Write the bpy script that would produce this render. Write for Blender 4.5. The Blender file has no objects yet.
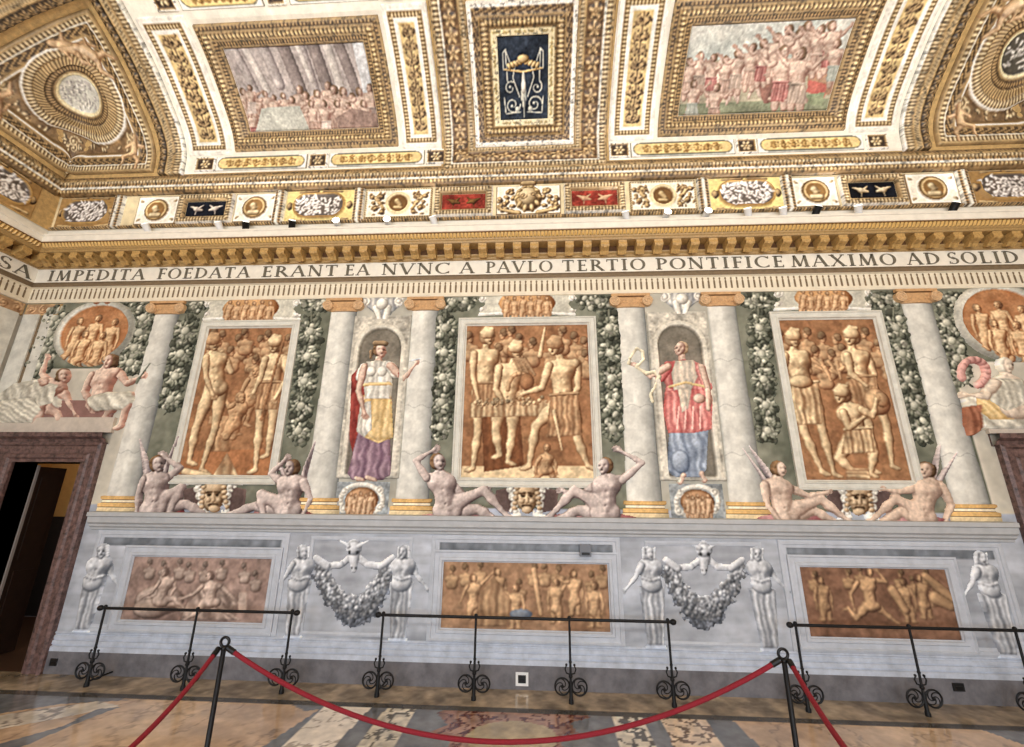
import bpy, bmesh, math, random
import numpy as np
from mathutils import Vector, Matrix
C_ = bpy.context; COL = C_.scene.collection
rng = np.random.default_rng(7); random.seed(7)
# ------------------------------------------------------------------ camera
F, CX, CY = 440.0, 512.0, 373.5          # focal length in pixels, principal point
_Z = np.array([15, -1493.5, F]); _L = np.array([-7893, 50.5, F])
_up = _Z/np.linalg.norm(_Z); _rt = -_L/np.linalg.norm(_L)
_rt = _rt-_up*(_rt@_up); _rt /= np.linalg.norm(_rt)
_fw = np.cross(_up, _rt)
if _fw[2] < 0: _fw = -_fw
ROT = np.array([_rt, _fw, _up]); DIST = 6.031; EYE = 2.1
CAM = np.array([0, -DIST, EYE])
cd = bpy.data.cameras.new('camera'); cam = bpy.data.objects.new('camera', cd); COL.objects.link(cam)
cd.sensor_fit = 'HORIZONTAL'; cd.sensor_width = 36; cd.lens = F/1024*36; cd.clip_end = 60; cd.clip_start = .05
_r = ROT@np.array([1, 0, 0]); _u = ROT@np.array([0, -1, 0]); _b = ROT@np.array([0, 0, -1])
cam.matrix_world = Matrix(((_r[0], _u[0], _b[0], CAM[0]), (_r[1], _u[1], _b[1], CAM[1]), (_r[2], _u[2], _b[2], CAM[2]), (0, 0, 0, 1)))
sc = C_.scene; sc.camera = cam
sc.view_settings.view_transform = 'Standard'; sc.view_settings.look = 'None'; sc.view_settings.gamma = 1
sc.view_settings.use_curve_mapping = False; sc.view_settings.exposure = 0.0
# ------------------------------------------------------------------ light
w = bpy.data.worlds.new('world'); sc.world = w; w.use_nodes = True
w.node_tree.nodes['Background'].inputs[0].default_value = (.80, .88, 1, 1)
w.node_tree.nodes['Background'].inputs[1].default_value = .5
def area(name, loc, target, sx, sy, power, col):
    l = bpy.data.lights.new(name, 'AREA'); l.shape = 'RECTANGLE'; l.size = sx; l.size_y = sy; l.energy = power; l.color = col
    o = bpy.data.objects.new(name, l); COL.objects.link(o); o.location = loc
    o.rotation_euler = (Vector(target)-Vector(loc)).to_track_quat('-Z', 'Y').to_euler(); return o
RB = -12.0                                   # plane of the wall behind the camera
for i, x in enumerate((-5.4, -1.8, 1.8, 5.4)):   # daylight entering by the windows of the wall behind the camera
    area('window_daylight', (x, RB+.15, 2.6), (x, 0, 2.0), 1.7, 3.0, 205, (.76+.035*i, .87+.02*i, 1.0))
area('unseen_uplight', (-.15, RB+.5, 6.3), (-.15, -3.5, 9.2), 14, .3, 470, (1, .96, .90))   # unseen strip lights added along the other cornices in place of spotlights
area('unseen_uplight', (-7.6, -6, 6.4), (-4, -4, 9.2), 9, .25, 170, (1, .96, .90))
area('unseen_uplight', (7.3, -6, 6.4), (4, -4, 9.2), 9, .25, 170, (1, .96, .90))
# ------------------------------------------------------------------ measuring: rays of the calibrated camera onto the real surfaces
def ray(px, py): return ROT@np.array([px-CX, py-CY, F])
def onwall(px, py, y=0.):
    r = ray(px, py); t = (y-CAM[1])/r[1]; return CAM+t*r
def W(px, py):
    p = onwall(px, py); return p[0], p[2]
def onfloor(px, py, z=0.):
    r = ray(px, py); t = (z-CAM[2])/r[2]; return CAM+t*r
XL, XR, XC = -8.17, 7.87, -.15
K = np.array([(-.22, 6.30), (-.24, 6.9), (-.29, 7.3), (-.335, 7.65), (-.515, 7.94), (-.85, 8.235), (-1.25, 8.53), (-1.65, 8.74), (-2.1, 8.93), (-2.7, 9.08), (-3.4, 9.16), (-4.4, 9.2)])
def _cr(K, n=30):
    P = np.vstack([2*K[0]-K[1], K, 2*K[-1]-K[-2]]); o = []
    for i in range(1, len(P)-2):
        t = np.linspace(0, 1, n, endpoint=False)[:, None]; a, b, c, d = P[i-1], P[i], P[i+1], P[i+2]
        o.append(.5*((2*b)+(-a+c)*t+(2*a-5*b+4*c-d)*t*t+(-a+3*b-3*c+d)*t**3))
    o.append(P[-2:-1]); return np.vstack(o)
PR = _cr(K); SS = np.concatenate([[0], np.cumsum(np.linalg.norm(np.diff(PR, axis=0), axis=1))])
_tg = np.gradient(PR, axis=0); _tg /= np.linalg.norm(_tg, axis=1)[:, None]
PN = np.stack([-_tg[:, 1], _tg[:, 0]], 1)       # points into the room
RATIO = (PR[:, 1]-EYE)/(PR[:, 0]+DIST)
def CV(px, py):                                 # pixel -> (x, arc length) on the cove over the painted wall
    r = ray(px, py); s = np.interp(r[2]/r[1], RATIO, SS); y = np.interp(s, SS, PR[:, 0])
    return r[0]/r[1]*(y+DIST), s
def pr(s): return np.interp(s, SS, PR[:, 0]), np.interp(s, SS, PR[:, 1])
def pn(s): return np.interp(s, SS, PN[:, 0]), np.interp(s, SS, PN[:, 1])
# surfaces: (u, v, h) arrays -> xyz arrays; h is the height of relief above the surface
def S_wall(u, v, h): return u, -h, v
def S_cove(u, v, h):
    y, z = pr(v); a, b = pn(v); return u, y+a*h, z+b*h
def S_coveL(u, v, h):                           # the same cove over the left wall; u = -distance from the corner
    y, z = pr(v); a, b = pn(v); return XL-(y+a*h), u, z+b*h
def S_coveR(u, v, h):
    y, z = pr(v); a, b = pn(v); return XR+(y+a*h), u, z+b*h
def S_left(u, v, h): return XL+h, u, v
def S_floor(u, v, h): return u, v, h
A0, A1 = 1.02, 3.30
def _patch(a, b):
    sa = A0+a*(A1-A0); sb = A0+b*(A1-A0)
    ya = pr(sa)[0]; yb = pr(sb)[0]
    d = sa-sb; k = .55
    hmix = np.clip(.5-.5*d/k, 0, 1); sm = sb*(1-hmix)+sa*hmix-k*hmix*(1-hmix)*.5
    z = pr(sm)[1]
    return -ya, yb, z
def _patchS(u, v, h, sx, x0):
    o, y, z = _patch(u, v); e = 1e-3
    o1, y1, z1 = _patch(u+e, v); o2, y2, z2 = _patch(u, v+e)
    t1 = np.stack([o1-o, y1-y, z1-z], -1); t2 = np.stack([o2-o, y2-y, z2-z], -1)
    n = np.cross(t1, t2); n /= np.linalg.norm(n, axis=-1, keepdims=True)+1e-12
    n = np.where((n[..., 2:3] > 0), -n, n)
    return x0+sx*(o+n[..., 0]*h), y+n[..., 1]*h, z+n[..., 2]*h
def S_patchL(u, v, h): return _patchS(u, v, h, 1, XL)
def S_patchR(u, v, h): return _patchS(u, v, h, -1, XR)
# ------------------------------------------------------------------ materials
def mat(name, col=None, rough=.7, metal=0., noise=.0, nscale=8., bump=0., bscale=40., attr=False, spec=.4, emit=None, estr=0.):
    m = bpy.data.materials.new(name); m.use_nodes = True; nt = m.node_tree; b = nt.nodes['Principled BSDF']
    b.inputs['Roughness'].default_value = rough; b.inputs['Metallic'].default_value = metal; b.inputs['Specular IOR Level'].default_value = spec
    tc = nt.nodes.new('ShaderNodeTexCoord'); geo = nt.nodes.new('ShaderNodeNewGeometry')
    if attr:
        a = nt.nodes.new('ShaderNodeAttribute'); a.attribute_name = 'Col'; src = a.outputs['Color']
    else:
        a = nt.nodes.new('ShaderNodeRGB'); a.outputs[0].default_value = (*lin(np.array(col)/255.), 1); src = a.outputs[0]
    if noise > 0:
        n = nt.nodes.new('ShaderNodeTexNoise'); n.inputs['Scale'].default_value = nscale; n.inputs['Detail'].default_value = 8; n.inputs['Roughness'].default_value = .65
        nt.links.new(geo.outputs['Position'], n.inputs['Vector'])
        mr = nt.nodes.new('ShaderNodeMapRange'); mr.inputs['From Min'].default_value = .3; mr.inputs['From Max'].default_value = .7
        mr.inputs['To Min'].default_value = 1-noise; mr.inputs['To Max'].default_value = 1+noise
        nt.links.new(n.outputs['Fac'], mr.inputs['Value'])
        mx = nt.nodes.new('ShaderNodeVectorMath'); mx.operation = 'SCALE'
        nt.links.new(src, mx.inputs[0]); nt.links.new(mr.outputs[0], mx.inputs['Scale']); src = mx.outputs[0]
    nt.links.new(src, b.inputs['Base Color'])
    if bump > 0:
        n2 = nt.nodes.new('ShaderNodeTexNoise'); n2.inputs['Scale'].default_value = bscale; n2.inputs['Detail'].default_value = 5
        nt.links.new(geo.outputs['Position'], n2.inputs['Vector'])
        bp = nt.nodes.new('ShaderNodeBump'); bp.inputs['Strength'].default_value = bump; bp.inputs['Distance'].default_value = .01
        nt.links.new(n2.outputs['Fac'], bp.inputs['Height']); nt.links.new(bp.outputs[0], b.inputs['Normal'])
    if emit:
        b.inputs['Emission Color'].default_value = (*lin(np.array(emit)/255.), 1); b.inputs['Emission Strength'].default_value = estr
    return m
def lin(c): c = np.clip(c, 0, 1); return np.where(c <= .04045, c/12.92, ((c+.055)/1.055)**2.4)
M = {}
M['fresco'] = mat('fresco_plaster', rough=.85, attr=True, noise=.10, nscale=5, bump=.15, bscale=60, spec=.15)
M['stucco'] = mat('painted_stucco', rough=.6, attr=True, noise=.07, nscale=20, bump=.2, bscale=90, spec=.3)
M['gilt'] = mat('gilded_stucco', rough=.42, attr=True, noise=.14, nscale=30, bump=.35, bscale=110, spec=.6)
M['floor'] = mat('polished_inlaid_marble', rough=.13, attr=True, noise=.10, nscale=14, spec=.55)
M['iron'] = mat('black_wrought_iron', (13, 13, 15), rough=.55, noise=.2, bump=.2, spec=.3)
M['blackmetal'] = mat('black_painted_metal', (12, 12, 14), rough=.45, spec=.3)
M['rope'] = mat('red_velvet_rope', (128, 18, 36), rough=.75, noise=.15, nscale=60, bump=.5, bscale=200)
M['goldmould'] = mat('gold_moulding', (172, 140, 88), rough=.45, noise=.25, nscale=35, bump=.5, bscale=70, spec=.6)
M['golddark'] = mat('dark_gold', (120, 84, 42), rough=.5, noise=.3, nscale=30, bump=.5, bscale=60)
M['white'] = mat('white_stucco', (232, 226, 212), rough=.65, noise=.08, nscale=9, bump=.15)
M['letter'] = mat('inscription_paint', (104, 98, 84), rough=.8, noise=.3, nscale=25)
M['brownline'] = mat('brown_fillet', (118, 100, 76), rough=.7, noise=.2, nscale=20)
M['doormarble'] = mat('red_brown_marble', (98, 76, 72), rough=.4, noise=.85, nscale=16, spec=.4)
M['wood'] = mat('dark_wood', (38, 24, 17), rough=.5, noise=.3, nscale=12)
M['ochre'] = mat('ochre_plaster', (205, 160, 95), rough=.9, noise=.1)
M['dark'] = mat('dark_panelling', (30, 24, 20), rough=.8, noise=.2)  # plain dark brown for the wainscot of the side rooms
M['plain'] = mat('grey_plaster', (186, 180, 168), rough=.9, noise=.1)
M['pipe'] = mat('white_enamel', (225, 225, 225), rough=.4)
M['lamp'] = mat('spotlight_glass', (255, 255, 250), emit=(255, 250, 240), estr=14)
M['lampdim'] = mat('spotlight_glass_faint', (255, 255, 250), emit=(255, 250, 240), estr=1.6)
M['winglass'] = mat('window_glass', (225, 235, 245), emit=(215, 230, 255), estr=1.5)
M['box'] = mat('black_socket', (14, 14, 16), rough=.5)
# ------------------------------------------------------------------ objects
def tag(o, label=None, cat=None, group=None, kind=None):
    if label: o['label'] = label
    if cat: o['category'] = cat
    if group: o['group'] = group
    if kind: o['kind'] = kind
    return o
def empty(name, loc, label=None, cat=None, group=None, kind=None):
    o = bpy.data.objects.new(name, None); COL.objects.link(o); o.location = loc; o.empty_display_size = .1
    return tag(o, label, cat, group, kind)
def link(name, me, m, parent=None, smooth=False):
    o = bpy.data.objects.new(name, me); COL.objects.link(o)
    if m is not None: me.materials.append(m)
    if parent is not None:
        o.parent = parent; l = parent.location
        me.transform(Matrix.Translation((-l[0], -l[1], -l[2])))
    if smooth: me.polygons.foreach_set('use_smooth', np.ones(len(me.polygons), bool))
    return o
class MB:
    def __init__(s): s.v = []; s.f = []
    def add(s, vs, fs):
        n = len(s.v); s.v += [tuple(map(float, p)) for p in vs]; s.f += [tuple(i+n for i in f) for f in fs]; return s
    def box(s, a, b):
        (x0, y0, z0), (x1, y1, z1) = a, b
        return s.add([(x0, y0, z0), (x1, y0, z0), (x1, y1, z0), (x0, y1, z0), (x0, y0, z1), (x1, y0, z1), (x1, y1, z1), (x0, y1, z1)],
                     [(0, 3, 2, 1), (4, 5, 6, 7), (0, 1, 5, 4), (1, 2, 6, 5), (2, 3, 7, 6), (3, 0, 4, 7)])
    def tube(s, pts, r, n=8, closed=False):
        pts = [np.array(p, float) for p in pts]; N = len(pts); rr = r if hasattr(r, '__len__') else [r]*N
        vs = []; prev = None
        for i, p in enumerate(pts):
            if closed: t = pts[(i+1) % N]-pts[i-1]
            else: t = pts[min(i+1, N-1)]-pts[max(i-1, 0)]
            t = t/(np.linalg.norm(t)+1e-12)
            if prev is None: prev = np.cross(t, (0, 0, 1)) if abs(t[2]) < .9 else np.cross(t, (1, 0, 0))
            a = prev-t*(prev@t); a /= np.linalg.norm(a); prev = a; b = np.cross(t, a)
            for k in range(n):
                g = 2*math.pi*k/n; vs.append(p+(a*math.cos(g)+b*math.sin(g))*rr[i])
        fs = []
        for i in range(N if closed else N-1):
            j = (i+1) % N
            for k in range(n): fs.append((i*n+k, i*n+(k+1) % n, j*n+(k+1) % n, j*n+k))
        if not closed: fs += [tuple(range(n))[::-1], tuple((N-1)*n+k for k in range(n))]
        return s.add(vs, fs)
    def lathe(s, c, prof, n=20, half=False, flat=1.0):
        cx, cy, cz = c; vs = []; m = n+1 if half else n
        for r, z in prof:
            for k in range(m):
                g = math.pi*k/n if half else 2*math.pi*k/n
                vs.append((cx+r*math.cos(g), cy-r*math.sin(g)*flat, cz+z))
        fs = []
        for i in range(len(prof)-1):
            for k in range(n):
                a, b = i*m+k, i*m+(k+1 if half else (k+1) % n); fs.append((a, a+m, b+m, b))
        if not half: fs += [tuple(range(n)), tuple((len(prof)-1)*m+k for k in range(n))[::-1]]
        else:
            fs += [tuple(range(m)), tuple((len(prof)-1)*m+k for k in range(m))[::-1]]
        return s.add(vs, fs)
    def ball(s, c, r, n=10, sq=(1, 1, 1)):
        prof = [(max(1e-3, math.sin(math.pi*i/n)), -math.cos(math.pi*i/n)) for i in range(n+1)]; k0 = len(s.v)
        s.lathe((0, 0, 0), prof, n=n+2)
        for i in range(k0, len(s.v)):
            x, y, z = s.v[i]; s.v[i] = (c[0]+x*r*sq[0], c[1]+y*r*sq[1], c[2]+z*r*sq[2])
        return s
    def sweep(s, path, prof):
        """path: list of (P, out) where out maps profile offset to xyz (mitred); prof: (off, z)"""
        n = len(prof); vs = []
        for fn in path:
            for o, z in prof: vs.append(fn(o, z))
        fs = []
        for i in range(len(path)-1):
            for k in range(n-1): fs.append((i*n+k, i*n+k+1, (i+1)*n+k+1, (i+1)*n+k))
        return s.add(vs, fs)
    def rectframe(s, x0, z0, x1, z1, prof, yb=0.):
        """mitred picture-frame moulding on the wall: prof = (distance inward from the outer edge, height)"""
        path = [lambda d, h, a=a: (x0+d if a[0] == 0 else x1-d, yb-h, z0+d if a[1] == 0 else z1-d) for a in ((0, 0), (1, 0), (1, 1), (0, 1), (0, 0))]
        return s.sweep(path, prof)
    def build(s, name, m, parent=None, smooth=False):
        me = bpy.data.meshes.new(name); me.from_pydata(s.v, [], s.f); me.update()
        bm = bmesh.new(); bm.from_mesh(me); bmesh.ops.recalc_face_normals(bm, faces=bm.faces); bm.to_mesh(me); bm.free()
        o = link(name, me, m, parent, False)
        if smooth:
            me.polygons.foreach_set('use_smooth', np.ones(len(me.polygons), bool))
            me.set_sharp_from_angle(angle=math.radians(40))
        return o
# ------------------------------------------------------------------ relief painter: colour and height on a grid lying on a surface
def col(c): return np.array(c, float)/255.
def vnoise(shape, cell, seed=0, oct=4):
    g = np.random.default_rng(abs(int(seed))); out = np.zeros(shape); amp = 1.; tot = 0
    for o in range(oct):
        c = max(1.5, cell/2**o); n0 = int(shape[0]/c)+3; n1 = int(shape[1]/c)+3; r = g.random((n0, n1))
        a = np.arange(shape[0])/c; b = np.arange(shape[1])/c; ia = a.astype(int); ib = b.astype(int); fa = (a-ia)[:, None]; fb = (b-ib)[None]
        fa = fa*fa*(3-2*fa); fb = fb*fb*(3-2*fb)
        v = (r[ia][:, ib]*(1-fa)+r[ia+1][:, ib]*fa)*(1-fb)+(r[ia][:, ib+1]*(1-fa)+r[ia+1][:, ib+1]*fa)*fb
        out += v*amp; tot += amp; amp *= .55
    return out/tot
LX, LY, LZ = -.5, .45, .74
class Cv:
    def __init__(s, u0, v0, u1, v1, step, px=W, bg=None, seed=1):
        s.u0, s.v0 = u0, v0; s.nu = max(3, int(round((u1-u0)/step))+1); s.nv = max(3, int(round((v1-v0)/step))+1)
        s.u1, s.v1 = u1, v1; s.step = step; s.px = px; s.seed = seed
        s.U, s.V = np.meshgrid(np.linspace(u0, u1, s.nu), np.linspace(v0, v1, s.nv), indexing='ij')
        s.C = np.zeros((s.nu, s.nv, 3)); s.M = np.zeros((s.nu, s.nv), bool); s.H = np.zeros((s.nu, s.nv)); s.k = .22; s.crisp = .8
        s.hmax = .024
        if bg is not None: s.C[:] = col(bg); s.M[:] = True
    def sl(s, a, b, c, d):
        du = (s.u1-s.u0)/(s.nu-1); dv = (s.v1-s.v0)/(s.nv-1)
        i0 = max(0, int((a-s.u0)/du)); i1 = min(s.nu, int((b-s.u0)/du)+2); j0 = max(0, int((c-s.v0)/dv)); j1 = min(s.nv, int((d-s.v0)/dv)+2)
        if i0 >= i1 or j0 >= j1: return None
        return (slice(i0, i1), slice(j0, j1))
    def scale(s, x, y):
        a = s.px(x-2, y); b = s.px(x+2, y); c = s.px(x, y-2); d = s.px(x, y+2)
        return (math.hypot(b[0]-a[0], b[1]-a[1])*math.hypot(d[0]-c[0], d[1]-c[1]))**.5/4
    def cap(s, p, q, r0, r1, lo, hi, edge=.5, h=None, world=False, flatc=False):
        """tapered limb painted from tone lo (shade) to hi (light)"""
        if not world:
            k = s.scale(*p); p = s.px(*p); q = s.px(*q); r0 *= k; r1 *= k
        R = max(r0, r1); e = s.sl(min(p[0], q[0])-R, max(p[0], q[0])+R, min(p[1], q[1])-R, max(p[1], q[1])+R)
        if e is None: return s
        U, V = s.U[e], s.V[e]; dx, dy = q[0]-p[0], q[1]-p[1]; L2 = dx*dx+dy*dy+1e-12
        t = np.clip(((U-p[0])*dx+(V-p[1])*dy)/L2, 0, 1); r = r0+(r1-r0)*t
        ax, ay = U-(p[0]+dx*t), V-(p[1]+dy*t); d = np.sqrt(ax*ax+ay*ay)/r; ins = d < 1
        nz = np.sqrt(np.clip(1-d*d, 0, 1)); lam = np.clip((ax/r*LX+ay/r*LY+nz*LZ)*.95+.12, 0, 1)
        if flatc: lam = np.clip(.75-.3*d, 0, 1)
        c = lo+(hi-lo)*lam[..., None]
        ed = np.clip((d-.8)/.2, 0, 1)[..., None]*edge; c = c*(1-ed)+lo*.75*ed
        s.C[e][ins] = c[ins]; s.M[e] |= ins
        hh = s.H[e]; base = h if h is not None else 0.
        hh[ins] = np.maximum(hh[ins], np.minimum(base+nz*r*s.k, s.hmax)[ins]); s.H[e] = hh
        return s
    def body(s, caps, S, lo, hi, bumps=(), world=False):
        """limbs grown together into one smooth surface, toned by its slope"""
        if not caps: return s
        Q = []
        for p, q, r0, r1 in caps:
            k = S if world else S*s.scale(*p)
            if not world: p, q = s.px(*p), s.px(*q)
            Q.append((p, q, r0*k, r1*k)); kk = k
        R = max(max(a[2], a[3]) for a in Q)*1.15
        e = s.sl(min(min(a[0][0], a[1][0]) for a in Q)-R, max(max(a[0][0], a[1][0]) for a in Q)+R, min(min(a[0][1], a[1][1]) for a in Q)-R, max(max(a[0][1], a[1][1]) for a in Q)+R)
        if e is None: return s
        U, V = s.U[e], s.V[e]; K = .2*float(np.mean([a[2]+a[3] for a in Q]))/2; W_ = np.zeros(U.shape); RR = np.zeros(U.shape)
        for p, q, r0, r1 in Q:
            dx, dy = q[0]-p[0], q[1]-p[1]; t = np.clip(((U-p[0])*dx+(V-p[1])*dy)/(dx*dx+dy*dy+1e-12), 0, 1)
            r = r0+(r1-r0)*t; f = r-np.hypot(U-p[0]-dx*t, V-p[1]-dy*t); wv = np.exp(np.clip(f/K, -60, 60)); W_ += wv; RR += wv*r
        RR /= W_+1e-300; Fd = K*np.log(W_+1e-300); ins = Fd > 0; Fd = np.clip(Fd, 0, RR); h = np.sqrt(np.clip(Fd*(2*RR-Fd), 0, None))
        for p, r, amp in bumps:
            if not world: p = s.px(*p)
            h = h+amp*kk*np.exp(-((U-p[0])**2+(V-p[1])**2)/(r*kk)**2)
        if min(U.shape) < 3: return s
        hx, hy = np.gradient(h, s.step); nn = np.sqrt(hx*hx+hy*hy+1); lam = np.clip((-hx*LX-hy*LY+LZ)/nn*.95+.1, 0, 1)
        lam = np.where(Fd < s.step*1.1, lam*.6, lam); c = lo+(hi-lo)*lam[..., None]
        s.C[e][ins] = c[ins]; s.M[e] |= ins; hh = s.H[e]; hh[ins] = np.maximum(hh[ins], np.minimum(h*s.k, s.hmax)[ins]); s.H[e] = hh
        return s
    def soften(s, n=1, colour=True):
        """let the brush marks run into each other"""
        for _ in range(n):
            for ax in (0, 1):
                Mf = s.M.astype(float); num = lambda A: np.roll(A, 1, ax)+2*A+np.roll(A, -1, ax)
                den = num(Mf)+1e-9
                if colour: s.C = np.where(s.M[..., None], num(s.C*Mf[..., None])/den[..., None], s.C)
                s.H = np.where(s.M, num(s.H*Mf)/den, s.H)
        return s
    def ell(s, p, ra, rb, lo, hi, ang=0., edge=.4, world=False, h=None, flatc=False):
        if not world: k = s.scale(*p); p = s.px(*p); ra *= k; rb *= k
        R = max(ra, rb); e = s.sl(p[0]-R, p[0]+R, p[1]-R, p[1]+R)
        if e is None: return s
        ca, sa = math.cos(ang), math.sin(ang); U, V = s.U[e]-p[0], s.V[e]-p[1]; a = (U*ca+V*sa)/ra; b = (-U*sa+V*ca)/rb
        d = np.sqrt(a*a+b*b); ins = d < 1; nz = np.sqrt(np.clip(1-d*d, 0, 1))
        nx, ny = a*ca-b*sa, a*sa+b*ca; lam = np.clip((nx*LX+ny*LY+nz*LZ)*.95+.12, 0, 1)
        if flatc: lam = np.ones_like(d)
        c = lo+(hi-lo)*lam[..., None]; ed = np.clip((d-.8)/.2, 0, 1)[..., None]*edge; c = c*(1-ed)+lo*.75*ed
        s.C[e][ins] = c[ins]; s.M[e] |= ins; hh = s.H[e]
        hh[ins] = np.maximum(hh[ins], np.minimum((h or 0)+nz*min(ra, rb)*s.k, s.hmax)[ins]); s.H[e] = hh
        return s
    def poly(s, pts, lo, hi=None, folds=0, fdir=0., h=.01, world=False, edge=0., grad=None):
        P = [p if world else s.px(*p) for p in pts]; xs = [p[0] for p in P]; ys = [p[1] for p in P]
        e = s.sl(min(xs), max(xs), min(ys), max(ys))
        if e is None: return s
        U, V = s.U[e], s.V[e]; ins = np.zeros(U.shape, bool); n = len(P); dm = np.full(U.shape, 9.)
        for i in range(n):
            (x0, y0), (x1, y1) = P[i], P[(i+1) % n]
            c = ((y0 > V) != (y1 > V)); xx = (x1-x0)*(V-y0)/((y1-y0) if y1 != y0 else 1e-9)+x0; ins ^= c & (U < xx)
            L2 = (x1-x0)**2+(y1-y0)**2+1e-12; t = np.clip(((U-x0)*(x1-x0)+(V-y0)*(y1-y0))/L2, 0, 1)
            dm = np.minimum(dm, np.hypot(U-x0-(x1-x0)*t, V-y0-(y1-y0)*t))
        if hi is None: hi = lo; lo = lo*.8
        t = .75*np.ones(U.shape); hk = 0
        if folds:
            ca, sa = math.cos(fdir), math.sin(fdir); w = (max(xs)-min(xs) if abs(ca) > .5 else max(ys)-min(ys))/folds
            nz_ = vnoise(U.shape, max(3, .16/s.step), int(abs(xs[0]*91)+folds), 3) if min(U.shape) > 2 else .5
            ph = (U*ca+V*sa)/w*2*math.pi+nz_*7; t = .58+.22*np.sin(ph)*(.4+nz_)+.12*np.sin(ph*.47+2.)+.5*(nz_-.5); t = np.where(dm < s.step*1.1, t*.6, t); hk = t*.008
        c = lo+(hi-lo)*np.clip(t, 0, 1)[..., None]
        if edge: ed = np.clip(1-dm/edge, 0, 1)[..., None]*.6; c = c*(1-ed)+lo*.7*ed
        s.C[e][ins] = c[ins]; s.M[e] |= ins
        hh = s.H[e]; hv = np.minimum(h+hk, h*.4+dm*.8); hh[ins] = np.maximum(hh[ins]*.6, hv[ins]); s.H[e] = hh
        return s
    def line(s, pts, r, lo, hi, closed=False, world=False, edge=.3):
        P = pts+[pts[0]] if closed else pts
        for a, b in zip(P[:-1], P[1:]): s.cap(a, b, r, r, lo, hi, edge=edge, world=world)
        return s
    def rectd(s, u0, v0, u1, v1):
        return np.minimum(np.minimum(s.U-u0, u1-s.U), np.minimum(s.V-v0, v1-s.V))
    def band(s, rect, d0, d1, lo, hi, h0=.01, h1=.01, pat=None, sp=.08, sd=None, tpar=None):
        """moulding between the distances d0..d1 inside the edge of a rectangle (or any distance field sd)"""
        u0, v0, u1, v1 = rect; d = s.rectd(*rect) if sd is None else sd
        ins = (d >= d0) & (d < d1); q = (d-d0)/(d1-d0)-.5
        if tpar is None:
            hor = np.minimum(s.V-v0, v1-s.V) <= np.minimum(s.U-u0, u1-s.U)
            t = np.where(hor, s.U-(u0+u1)/2, s.V-(v0+v1)/2)
        else: t = tpar
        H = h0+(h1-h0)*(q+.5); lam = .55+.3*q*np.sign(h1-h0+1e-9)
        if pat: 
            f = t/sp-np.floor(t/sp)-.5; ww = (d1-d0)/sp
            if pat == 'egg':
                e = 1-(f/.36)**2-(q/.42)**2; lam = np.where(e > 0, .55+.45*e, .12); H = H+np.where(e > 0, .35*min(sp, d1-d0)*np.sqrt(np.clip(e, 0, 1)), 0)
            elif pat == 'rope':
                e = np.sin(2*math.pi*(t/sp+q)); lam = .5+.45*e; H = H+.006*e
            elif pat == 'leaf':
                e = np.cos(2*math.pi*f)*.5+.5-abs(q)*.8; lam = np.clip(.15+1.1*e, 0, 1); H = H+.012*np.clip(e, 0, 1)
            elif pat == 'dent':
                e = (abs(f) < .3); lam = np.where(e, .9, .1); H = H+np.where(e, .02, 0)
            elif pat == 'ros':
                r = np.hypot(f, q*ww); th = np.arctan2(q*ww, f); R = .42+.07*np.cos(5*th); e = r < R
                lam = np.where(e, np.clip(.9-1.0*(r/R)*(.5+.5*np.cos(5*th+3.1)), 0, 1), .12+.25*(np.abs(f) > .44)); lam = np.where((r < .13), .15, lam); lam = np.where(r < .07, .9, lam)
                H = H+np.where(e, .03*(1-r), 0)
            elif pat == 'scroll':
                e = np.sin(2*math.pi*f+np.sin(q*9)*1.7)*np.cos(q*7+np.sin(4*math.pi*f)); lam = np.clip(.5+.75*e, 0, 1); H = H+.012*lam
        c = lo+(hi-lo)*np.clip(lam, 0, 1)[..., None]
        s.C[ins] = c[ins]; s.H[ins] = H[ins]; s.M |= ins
        return s
    def spiral(s, p, r, turns, a0, sgn, w, lo, hi):
        pts = []
        for i in range(int(14*turns)+1):
            f = i/(14*turns); a = a0+sgn*f*turns*2*math.pi; rr = r*(1-f*.85); pts.append((p[0]+rr*math.cos(a), p[1]+rr*math.sin(a)))
        for i, (a, b) in enumerate(zip(pts[:-1], pts[1:])): s.cap(a, b, w*(1-.5*i/len(pts)), w*(1-.5*i/len(pts)), lo, hi, world=True, edge=.2)
        s.ell(pts[-1], w*1.8, w*1.8, lo, hi, world=True)
    def arab(s, u0, v0, u1, v1, lo, hi, vertical=True, n=4, seed=0):
        """candelabrum scrollwork mirrored about the long axis"""
        g = random.Random(seed); L = (v1-v0) if vertical else (u1-u0); Wd = (u1-u0) if vertical else (v1-v0); cu = (u0+u1)/2; cv = (v0+v1)/2
        def P(a, b): return (cu+b, v0+a) if vertical else (u0+a, cv+b)
        w = min(Wd*.08, .03); n = int(n*1.6); cell = L/n
        s.cap(P(0.02, 0), P(L-.02, 0), w*.9, w*.9, lo, hi, world=True)
        for i in range(n):
            a = (i+.5)*cell; s.ell(P(a, 0), Wd*.11, Wd*.11, lo, hi, world=True); s.ell(P(a, 0), Wd*.05, Wd*.05, lo*.7, lo, world=True)
            for sg in (1, -1):
                R = min(Wd*.22, cell*.28); ct = P(a-cell*.12, sg*Wd*.27); s.spiral(ct, R, 1.3, g.choice((0, 1.5, 3.1)), sg, w, lo, hi)
                ct = P(a+cell*.3, sg*Wd*.2); s.ell(ct, R*.55, R*.28, lo, hi, ang=g.uniform(0, 3), world=True)
                for k in range(3):
                    b = P(a+cell*g.uniform(-.45, .45), sg*Wd*g.uniform(.1, .42)); s.ell(b, w*1.6, w*1.0, lo, hi, ang=g.uniform(0, 3), world=True)
                s.cap(P(a-cell*.4, 0), P(a-cell*.1, sg*Wd*.36), w*.8, w*.5, lo, hi, world=True)
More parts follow.
